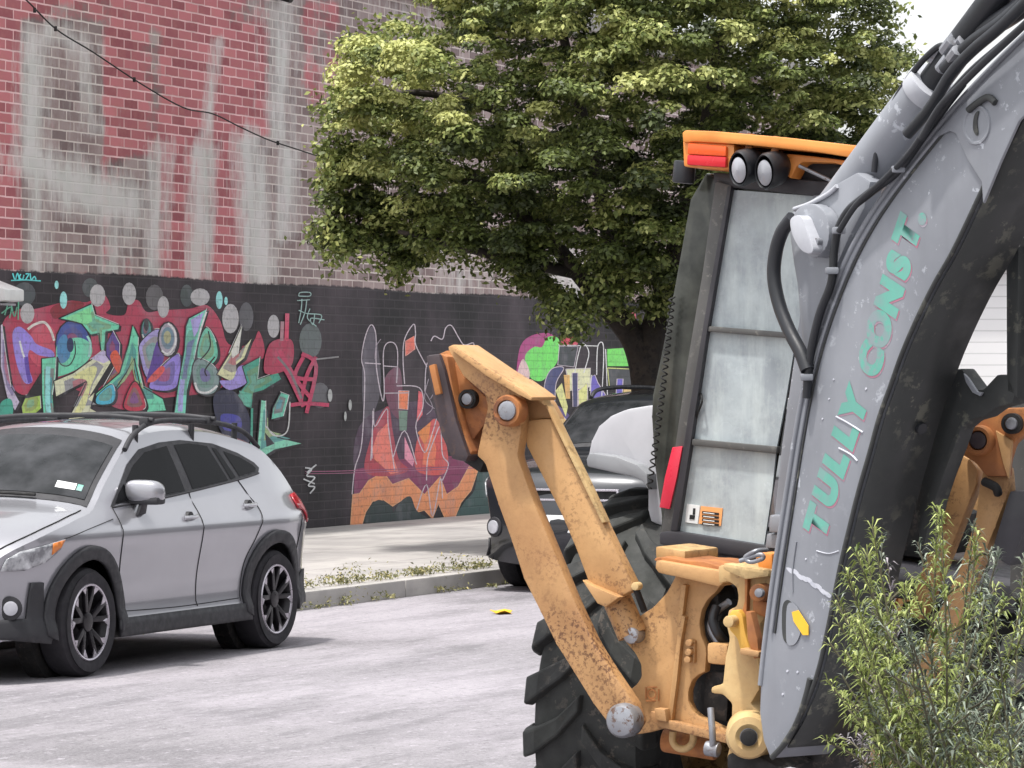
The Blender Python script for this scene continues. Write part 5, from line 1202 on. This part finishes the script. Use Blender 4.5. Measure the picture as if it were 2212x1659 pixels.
rod('wiper_arm', [rp(1726, 358, CB-.12), rp(1806, 396, CB-.10)], .007, M_steel, straight=True)
pin('wiper_motor', 1814, 380, CB-.06, .03, .06, M_void, BH)

# --- boom, swung to the right and leaning toward the street
K = rp(1650, 1580, -.42)
NB = Vector((-.82, -.572, 0)).normalized(); HB = Vector((.572, -.82, 0)).normalized()
def bp(u, v, off=0.0): return onplane(u, v, K+NB*off, NB)          # off: toward the lettered side
def bplate(nm, pts, off, d, mat, parent=BH, bev=.008, curve=0, smooth=True):
    P = [bp(u, v, off) for u, v in pts]
    if curve: P = catmull(P, curve, True)
    bm = bmesh.new(); add_prism(bm, P, -NB*d, bev=bev); return obj(nm, bm, mat, parent, smooth=smooth, off=base, sharp=35)
left_e = [(1664, 1640), (1648, 1600), (1640, 1540), (1642, 1480), (1648, 1420), (1655, 1360), (1664, 1290), (1674, 1220), (1688, 1130), (1702, 1040), (1716, 950), (1732, 860), (1752, 770), (1776, 690), (1806, 610), (1840, 535), (1880, 465), (1925, 400), (1975, 335), (2020, 280), (2070, 222), (2130, 158), (2200, 88), (2290, 5)]
right_e = [(2330, 130), (2260, 190), (2212, 232), (2180, 290), (2150, 350), (2115, 425), (2060, 540), (2020, 610), (1985, 680), (1950, 760), (1925, 830), (1900, 900), (1878, 980), (1855, 1060), (1835, 1140), (1815, 1225), (1800, 1300), (1786, 1370), (1770, 1440), (1750, 1500), (1722, 1560), (1690, 1610)]
boom = bplate('boom', left_e+right_e, 0, .255, M_boom, bev=.010)
# under face covered by a darker strip: its shade put into the colour
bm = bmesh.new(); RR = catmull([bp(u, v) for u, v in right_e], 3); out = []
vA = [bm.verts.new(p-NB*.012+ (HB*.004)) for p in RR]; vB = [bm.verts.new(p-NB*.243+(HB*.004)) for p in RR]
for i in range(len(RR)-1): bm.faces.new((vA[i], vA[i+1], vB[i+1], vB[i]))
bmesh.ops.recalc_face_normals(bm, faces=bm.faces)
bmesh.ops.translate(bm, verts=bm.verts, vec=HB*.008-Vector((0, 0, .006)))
up = obj('boom_underside_shade', bm, M_boomdk, boom, smooth=True, off=base); md = up.modifiers.new('s', 'SOLIDIFY'); md.thickness = .006; md.offset = 0
# raised flange on the lettered side: two long beads
def bead(nm, pts, rad, off, mat, parent=boom, n=5): return rod(nm, [bp(u, v, off) for u, v in pts], rad, mat, parent, n=n)
inner = [(u+12, v+6) for u, v in left_e[5:-3]]
bead('flange_bead', inner, .006, .004, M_boom)
bead('flange_bead', [(u+19, v+8) for u, v in left_e[5:-3]], .0035, .002, M_boomdk)
bead('edge_strip', [(u+1, v) for u, v in left_e[3:]], .010, .0, M_boom)
bead('edge_strip', right_e[1:], .008, -.002, M_boomdk)
# doubler plate at the top, with the boss and its arc shaped bracket
bplate('doubler_plate', [(2012, 300), (2050, 283), (2064, 288), (2090, 345), (2120, 392), (2123, 440), (2160, 350), (2200, 262), (2260, 200), (2260, 60), (2140, 165), (2070, 236)], .012, .012, M_boom, boom, bev=.004)
bm = bmesh.new(); add_lathe(bm, bp(2117, 270, .0), NB, [(.010, .064), (.017, .060), (.017, .054), (.0135, .050), (.0135, .001)], 36); obj('pivot_boss', bm, M_boom, boom, smooth=True, off=base)
bplate('boss_painted_shade', [(2102, 262), (2106, 246), (2114, 240), (2110, 262), (2112, 288), (2108, 292), (2102, 280)], .0175, .003, M_boomdk, boom, bev=0, curve=3)  # flat dark crescent, painted shade where the boss would be hollow
bead('boss_bracket', [(2092, 238), (2112, 222), (2134, 210), (2150, 222)], .011, .02, M_boomdk)
# lettering
teal_parts = []
def letter(ch, u, v, tu, tv, size):
    c = bp(u, v); t = (bp(tu, tv)-c).normalized(); upv = NB.cross(t).normalized()
    if upv.dot(HB) > 0: upv = -upv
    cu = bpy.data.curves.new('t', 'FONT'); cu.body = ch; cu.size = size*1.35; cu.align_x = 'CENTER'; cu.align_y = 'CENTER'; cu.offset = .011
    o = bpy.data.objects.new('t', cu); COL.objects.link(o); bpy.context.view_layer.update()
    me = bpy.data.meshes.new_from_object(o.evaluated_get(bpy.context.evaluated_depsgraph_get())); bpy.data.objects.remove(o); bpy.data.curves.remove(cu)
    for k, (mt, dx_, dz, off) in enumerate(((M_pink, .014, -.014, .0008), (M_teal, 0, 0, .0016))):
        m2 = me.copy(); 
        for vv in m2.vertices:
            x, y = vv.co.x*1.02+dx_*0-dz*0, vv.co.y*1.08
            vv.co = c+t*(x-(.004 if k == 0 else 0))+upv*(y-(.006 if k == 0 else 0))+NB*off-base
        m2.name = 'letter'; mesh_obj('letter' if k else 'letter_shadow', m2, mt, boom)
    bpy.data.meshes.remove(me)
LT = [('T', 1768, 1128), ('U', 1788, 1058), ('L', 1808, 1000), ('L', 1828, 940), ('Y', 1848, 880), ('C', 1884, 778), ('O', 1902, 712), ('N', 1924, 642), ('S', 1944, 574), ('T', 1962, 505), ('.', 1982, 462)]
for i, (ch, u, v) in enumerate(LT):
    j = min(i+1, len(LT)-1) if i < len(LT)-2 else i; a = LT[max(i-1, 0)]; b_ = LT[min(i+1, len(LT)-1)] if ch != '.' else LT[i]
    if ch == '.': letter(ch, u-4, v, u+10, v-40, .10)
    else: letter(ch, u, v, u+(b_[1]-a[1]), v+(b_[2]-a[2]), .096)
# scuffs, slot, sticker
for q_ in range(9):
    u0 = 1698+q_*10; v0 = 1226+q_*6.5+random.uniform(-5, 5); bplate('scuff_mark', [(u0, v0), (u0+9, v0+1), (u0+17, v0+9), (u0+14, v0+14), (u0+6, v0+9)], .0006+.0002*q_, .001, M_scuff, boom, bev=0, curve=3)
bead('scratch', [(1806, 900), (1832, 914), (1864, 934)], .003, .001, M_scuff); bead('scratch', [(1812, 968), (1838, 982), (1852, 996)], .003, .001, M_scuff); bead('scratch', [(1764, 1190), (1790, 1196), (1812, 1190)], .002, .001, M_scuff)
for (u, v, r_) in ((1790, 862, 3), (1700, 1330+120, 4), (1722, 1452, 4), (1800, 820, 3), (1776, 905, 3), (1740, 1208, 3), (1870, 840, 4), (1690, 1500, 4)):
    bplate('paint_chip', [(u-r_*.5, v), (u, v-r_*.8), (u+r_*.6, v), (u, v+r_*.6)], .0024, .002, M_scuff, boom, bev=0, curve=3)
bplate('access_slot', [(1690, 1312), (1700, 1296), (1712, 1306), (1722, 1330), (1726, 1360), (1716, 1384), (1700, 1390), (1690, 1370)], .002, .003, M_boomdk, boom, bev=0, curve=4)
bplate('slot_plate', [(1700, 1310), (1714, 1304), (1730, 1330), (1730, 1362), (1718, 1390), (1702, 1392), (1698, 1370)], .0045, .002, M_boom, boom, bev=0, curve=4)
bplate('square_sticker', [(1710, 1322), (1724, 1318), (1746, 1352), (1746, 1372), (1734, 1372), (1714, 1342)], .007, .002, M_stick_y, boom, bev=0, smooth=False)
bead('weld_ridge', [(1668, 1636), (1700, 1600), (1726, 1550), (1742, 1500), (1750, 1466)], .010, .004, M_boomdk)
bead('weld_ridge', [(1720, 1170), (1712, 1230), (1712, 1280)], .003, .002, M_boom)
# hydraulic cylinder lying on the boom back, its lug and the hoses
def bmid(u, v, off=-.12): return bp(u, v, off)
cyA, cyB = bmid(1796, 474), bmid(2000, 200)
rod('boom_cylinder', [cyA, cyB], .078, M_boom, BH, straight=True, seg=36)
bm = bmesh.new(); dcy = (cyB-cyA).normalized(); add_cyl(bm, cyB+dcy*.02, dcy, .083, .06, 36, bev=.008); obj('cylinder_gland', bm, M_casting, BH, smooth=True, off=base, sharp=30)
rod('cylinder_rod', [cyB, cyB+dcy*.9], .05, M_black, BH, straight=True, seg=20)
brk = bplate('cylinder_bracket', [(1716, 452), (1740, 440), (1762, 424), (1800, 400), (1850, 372), (1880, 392), (1866, 450), (1830, 520), (1800, 590), (1776, 660), (1762, 720), (1748, 790), (1736, 780), (1728, 700), (1722, 620), (1712, 560), (1704, 500), (1704, 470)], -.02, .06, M_boom, bev=.010)
bplate('bracket_boss', [(1718, 455), (1750, 440), (1778, 455), (1790, 490), (1786, 530), (1765, 555), (1745, 552), (1725, 520), (1712, 490)], .03, .05, M_boom, brk, bev=.012, curve=3)
bplate('link_end', [(1706, 478), (1716, 466), (1730, 468), (1740, 490), (1752, 520), (1756, 540), (1748, 548), (1730, 540), (1712, 510)], .07, .05, M_casting, brk, bev=.012, curve=3)
for (u, v) in ((1762, 516), (1770, 522)):
    bm = bmesh.new(); add_cyl(bm, bp(u, v, .035), NB, .012, .03, 14, bev=.003); obj('bolt', bm, M_steel, brk, smooth=True, off=base)
bead('bracket_weld', [(1716, 452), (1750, 440), (1790, 418), (1808, 402)], .008, -.015, M_casting, brk)
def hose(pts, rad=.018, off=.02, mat=M_black): return rod('hydraulic_hose', [bp(u, v, off) for u, v in pts], rad, mat, BH, n=6)
hose([(1712, 470), (1690, 500), (1676, 545), (1672, 600), (1684, 660), (1706, 716), (1730, 762), (1744, 800)], .023, .03)
hose([(1742, 860), (1750, 770), (1770, 680), (1796, 610), (1802, 540), (1812, 492), (1836, 452), (1880, 416), (1940, 368), (1990, 300), (2030, 245), (2080, 180)], .014, .025)
hose([(1812, 500), (1850, 442), (1905, 392), (1965, 330), (2010, 262), (2050, 205), (2100, 150), (2170, 90), (2260, 10)], .010, .045)
hose([(1990, 300), (2030, 232), (2070, 190), (2120, 140), (2190, 75), (2280, -10)], .012, .06)
hose([(1960, 290), (2010, 232), (2054, 160), (2100, 110), (2170, 50), (2260, -40)], .019, -.02)
hose([(2030, 130), (2080, 92), (2130, 62), (2200, 20), (2290, -60)], .034, -.12)
hose([(2040, 150), (2100, 92), (2160, 50), (2230, -10)], .022, -.05)
hose([(1888, 372), (1892, 340), (1900, 300), (1918, 250), (1945, 196), (1985, 140), (2022, 104), (2040, 100), (2054, 120)], .010, -.06)
for (u, v) in ((2020, 118), (2048, 100), (2062, 118), (2040, 138), (2074, 96), (2055, 92)):
    bm = bmesh.new(); add_cyl(bm, bp(u, v, random.uniform(-.1, 0)), (dcy+Vector((.3, 0, .4))*random.uniform(-1, 1)), .020, .055, 8, bev=.003); obj('hose_fitting', bm, M_steel, BH, smooth=True, off=base)
for (u, v, s_) in ((1797, 585, .02), (1812, 498, .02), (1742, 815, .02), (1940, 366, .022)):
    bm = bmesh.new(); add_box(bm, bp(u, v, .03), (.042, .042, .022), bev=.006); obj('hose_clamp', bm, M_boom, BH, smooth=True, off=base)
# dipper arm and bucket hanging on the far side of the boom
def dplate(nm, pts, off, d, mat, parent=BH, bev=.01): return bplate(nm, pts, off, d, mat, parent, bev)
dk = dplate('dipper_arm', [(2172, 560), (2200, 530), (2197, 860), (2173, 850)], -.30, .05, M_boomdk)
dplate('dipper_edge', [(2202, 520), (2260, 470), (2260, 800), (2200, 800)], -.36, .05, M_cab, dk, bev=.004)
lug = dplate('boom_stop_bracket', [(2040, 800), (2077, 796), (2110, 841), (2123, 841), (2153, 809), (2176, 809), (2196, 840), (2186, 872), (2150, 882), (2126, 900), (2096, 908), (2076, 925), (2062, 965), (2040, 1020), (2020, 1080), (1990, 1200), (1975, 1100)], -.30, .06, M_boomdk)
dplate('bracket_highlight', [(2080, 806), (2090, 816), (2110, 846), (2122, 848), (2116, 856), (2100, 848), (2086, 826)], -.285, .01, M_boom, lug, bev=.003)
bm = bmesh.new(); add_cyl(bm, bp(1942, 886, -.02)-NB*.0+HB*.0, HB, .001, .001); bm.free()
def under(u, v, r_, l): # bolt heads on the dark under face
    p = onplane(u, v, bp(1900, 900)+HB*.01, (HB*.93-Vector((0, 0, .36))).normalized()); bm = bmesh.new(); add_cyl(bm, p, (HB*.93-Vector((0, 0, .36))), r_, l, 20, bev=.004); return bm
obj('grease_fitting', under(1985, 922, .020, .04), M_black, boom, smooth=True, off=base)
# seen lamp cables and clutter below the cab on the right, in deep shade
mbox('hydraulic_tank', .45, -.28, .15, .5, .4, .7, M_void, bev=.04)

# ground under the machine: low earth bank, tilted like the machine
mz = []
bm = bmesh.new(); Pn = [wc-Xr*.36-Ym*.5, wc-Xr*.36+Ym*3.2, wc+Xr*2.6+Ym*3.2, wc+Xr*4-Ym*1.6, wc+Xr*.9-Ym*3.4, wc+Xr*.2-Ym*2.2]
vs = [bm.verts.new(Vector((p.x, p.y, p.z-.735))) for p in Pn]; f = bm.faces.new(vs)
r = bmesh.ops.extrude_face_region(bm, geom=[f]); bmesh.ops.translate(bm, verts=[g_ for g_ in r['geom'] if isinstance(g_, bmesh.types.BMVert)], vec=(0, 0, -1.0)); bmesh.ops.recalc_face_normals(bm, faces=bm.faces)
tag(obj('earth_bank', bm, M_dirt), kind='structure')

# ------------------------------------------------------------------ tall roadside weeds in the right foreground
M_mug = [leaf_mat('grey_green_leaf', lin((58, 68, 58)), lin((100, 112, 96)), lin((172, 180, 164)), .12), leaf_mat('bright_green_leaf', lin((86, 102, 52)), lin((134, 146, 78)), lin((186, 194, 124)), .2), leaf_mat('dusky_leaf', lin((80, 78, 80)), lin((126, 120, 124)), lin((186, 178, 184)), .1)]
M_stem = paint('weed_stem', lin((92, 90, 66)), lin((74, 66, 56)), None, 0, .7, bump=0, streak=False)
def weed_mesh(h, dense, mat, nm='foliage', lw=1.0):
    """stem bends a little; narrow leaves stand off it in whorls, thicker at the tip, with side shoots"""
    lean = Vector((random.uniform(-.28, .28)*lw, random.uniform(-.2, .2)*lw, 0)); P = [Vector((0, 0, 0)), lean*.2+Vector((0, 0, h*.35)), lean*.6+Vector((0, 0, h*.7)), lean*1.2+Vector((random.uniform(-.05, .05), 0, h))]
    axis = catmull(P, 6); shoots = [(axis, .35, 1.0)]
    for _ in range(int(7*dense)):
        t = random.uniform(.30, .92); i = int(t*(len(axis)-1)); a = random.uniform(0, 2*math.pi); L = random.uniform(.08, .20)*(1.15-t)*1.7
        d = Vector((math.cos(a), math.sin(a), 0)); shoots.append((catmull([axis[i], axis[i]+d*L*.7+Vector((0, 0, L*random.uniform(.2, .45))), axis[i]+d*L*1.25+Vector((0, 0, L*random.uniform(.3, .9)))], 4), .1, 1.0))
    cen, nor, siz = [], [], []; V = []; Fc = []; rn = []
    for (ax_, t0, t1) in shoots:
        n = len(ax_); Ls = sum((ax_[i+1]-ax_[i]).length for i in range(n-1)); cnt = int(Ls*230*dense)
        for _ in range(cnt):
            t = t0+(1-t0)*random.random()**.8; x = t*(n-1); i = min(int(x), n-2); p = ax_[i].lerp(ax_[i+1], x-i); td = (ax_[i+1]-ax_[i]).normalized()
            a = random.uniform(0, 2*math.pi); d = Vector((math.cos(a), math.sin(a), random.uniform(-.35, .9))).normalized(); d = (d+td*.3).normalized(); L = random.uniform(.022, .056)*(1.15-.35*t); w = L*random.uniform(.05, .085)
            sd_ = d.cross(Vector((random.uniform(-.3, .3), random.uniform(-.3, .3), 1))).normalized()*w; tip = p+d*L-Vector((0, 0, L*.25)); mid = p+d*L*.5+Vector((0, 0, L*.06))
            k = len(V); V += [p, mid+sd_, tip, mid-sd_]; Fc.append((k, k+1, k+2, k+3)); r_ = min(1, max(0, random.gauss(.5, .28))); rn += [r_]*4
    me = bpy.data.meshes.new(nm); me.from_pydata([tuple(v) for v in V], [], Fc); me.update(); at = me.attributes.new('leaf_tone', 'FLOAT', 'POINT'); at.data.foreach_set('value', rn); me.materials.append(mat)
    bm = bmesh.new(); add_tube(bm, axis, [.006*(1-.7*i/(len(axis)-1)) for i in range(len(axis))], 6)
    for (ax_, _, _) in shoots[1:]: add_tube(bm, ax_, .0022, 4)
    ms = bpy.data.meshes.new('stem'); bm.to_mesh(ms); bm.free(); ms.materials.append(M_stem)
    return me, ms
kinds = []; thin = []
for mi, dn in ((0, 1.0), (1, 1.35), (2, .55)): kinds.append([weed_mesh(1.0, dn*random.uniform(.85, 1.1), M_mug[mi]) for _ in range(5)])
for mi in (0, 1, 2): thin.append([weed_mesh(1.0, .55, M_mug[mi], lw=.35) for _ in range(4)])
lab = [('grey green mugwort stalk standing in the thicket right of the boom', 'grey green mugwort stalks in the right foreground'), ('bright yellow green weed stalk in the middle of the thicket', 'bright yellow green stalks in the right foreground'), ('thin dusky weed stalk with sparse leaves at the foot of the grey boom', 'thin dusky stalks at the foot of the boom')]
nmk = ['mugwort_stalk', 'green_weed_stalk', 'dusky_weed_stalk']
def weed(kind, u, v, Y, meshes=None):
    """a stalk rooted on the ground whose tip reaches picture height v"""
    top = CAM+ray(u, v)*Y; zb = -.05; h = top.z-zb; me, ms = random.choice((meshes or kinds)[kind])
    o = bpy.data.objects.new(nmk[kind], ms); COL.objects.link(o); o.location = (top.x, Y, zb); s = h; o.scale = (1, 1, s); o.rotation_euler = (0, 0, random.uniform(0, 6.28))
    o.scale = (1.0, 1.0, h); tag(o, lab[kind][0], 'plant', lab[kind][1])
    f = bpy.data.objects.new('foliage', me); COL.objects.link(f); f.parent = o
spots = []
for (u, v) in [(2010, 1095), (1985, 1140), (2040, 1150), (1960, 1200), (2060, 1190), (1995, 1250), (2030, 1230), (1950, 1290), (1990, 1330), (2050, 1340), (1960, 1400), (2010, 1420), (1940, 1480), (1975, 1500), (2016, 1110), (1992, 1160)]: weed(1, u+random.uniform(-12, 12)+14, v, random.uniform(8.8, 9.3))
for (u, v) in [(2130, 1180), (2160, 1210), (2190, 1175), (2206, 1230), (2140, 1250), (2175, 1280), (2120, 1300), (2200, 1320), (2150, 1330), (2100, 1360), (2180, 1380), (2130, 1400), (2210, 1420), (2080, 1430), (2160, 1450), (2110, 1480), (2190, 1490), (2060, 1500), (2140, 1530), (2080, 1560), (2200, 1560), (2120, 1590), (2170, 1600), (2040, 1580), (2235, 1280), (2240, 1400), (2000, 1120), (1960, 1180), (1915, 1200), (2230, 1500)]: weed(0, u+random.uniform(-10, 10)+(30 if u < 2100 else 6), v, random.uniform(8.5, 10.0))
for (u, v) in [(1905, 1150), (1930, 1215), (1905, 1290), (1920, 1350), (1880, 1390), (1905, 1450), (1865, 1490), (1900, 1530), (1830, 1550), (1860, 1590), (1800, 1600), (1890, 1600), (1960, 1600)]: weed(2 if v > 1440 or random.random() < .45 else 0, u+random.uniform(-10, 10)+18, v, random.uniform(9.2, 10.2), thin)
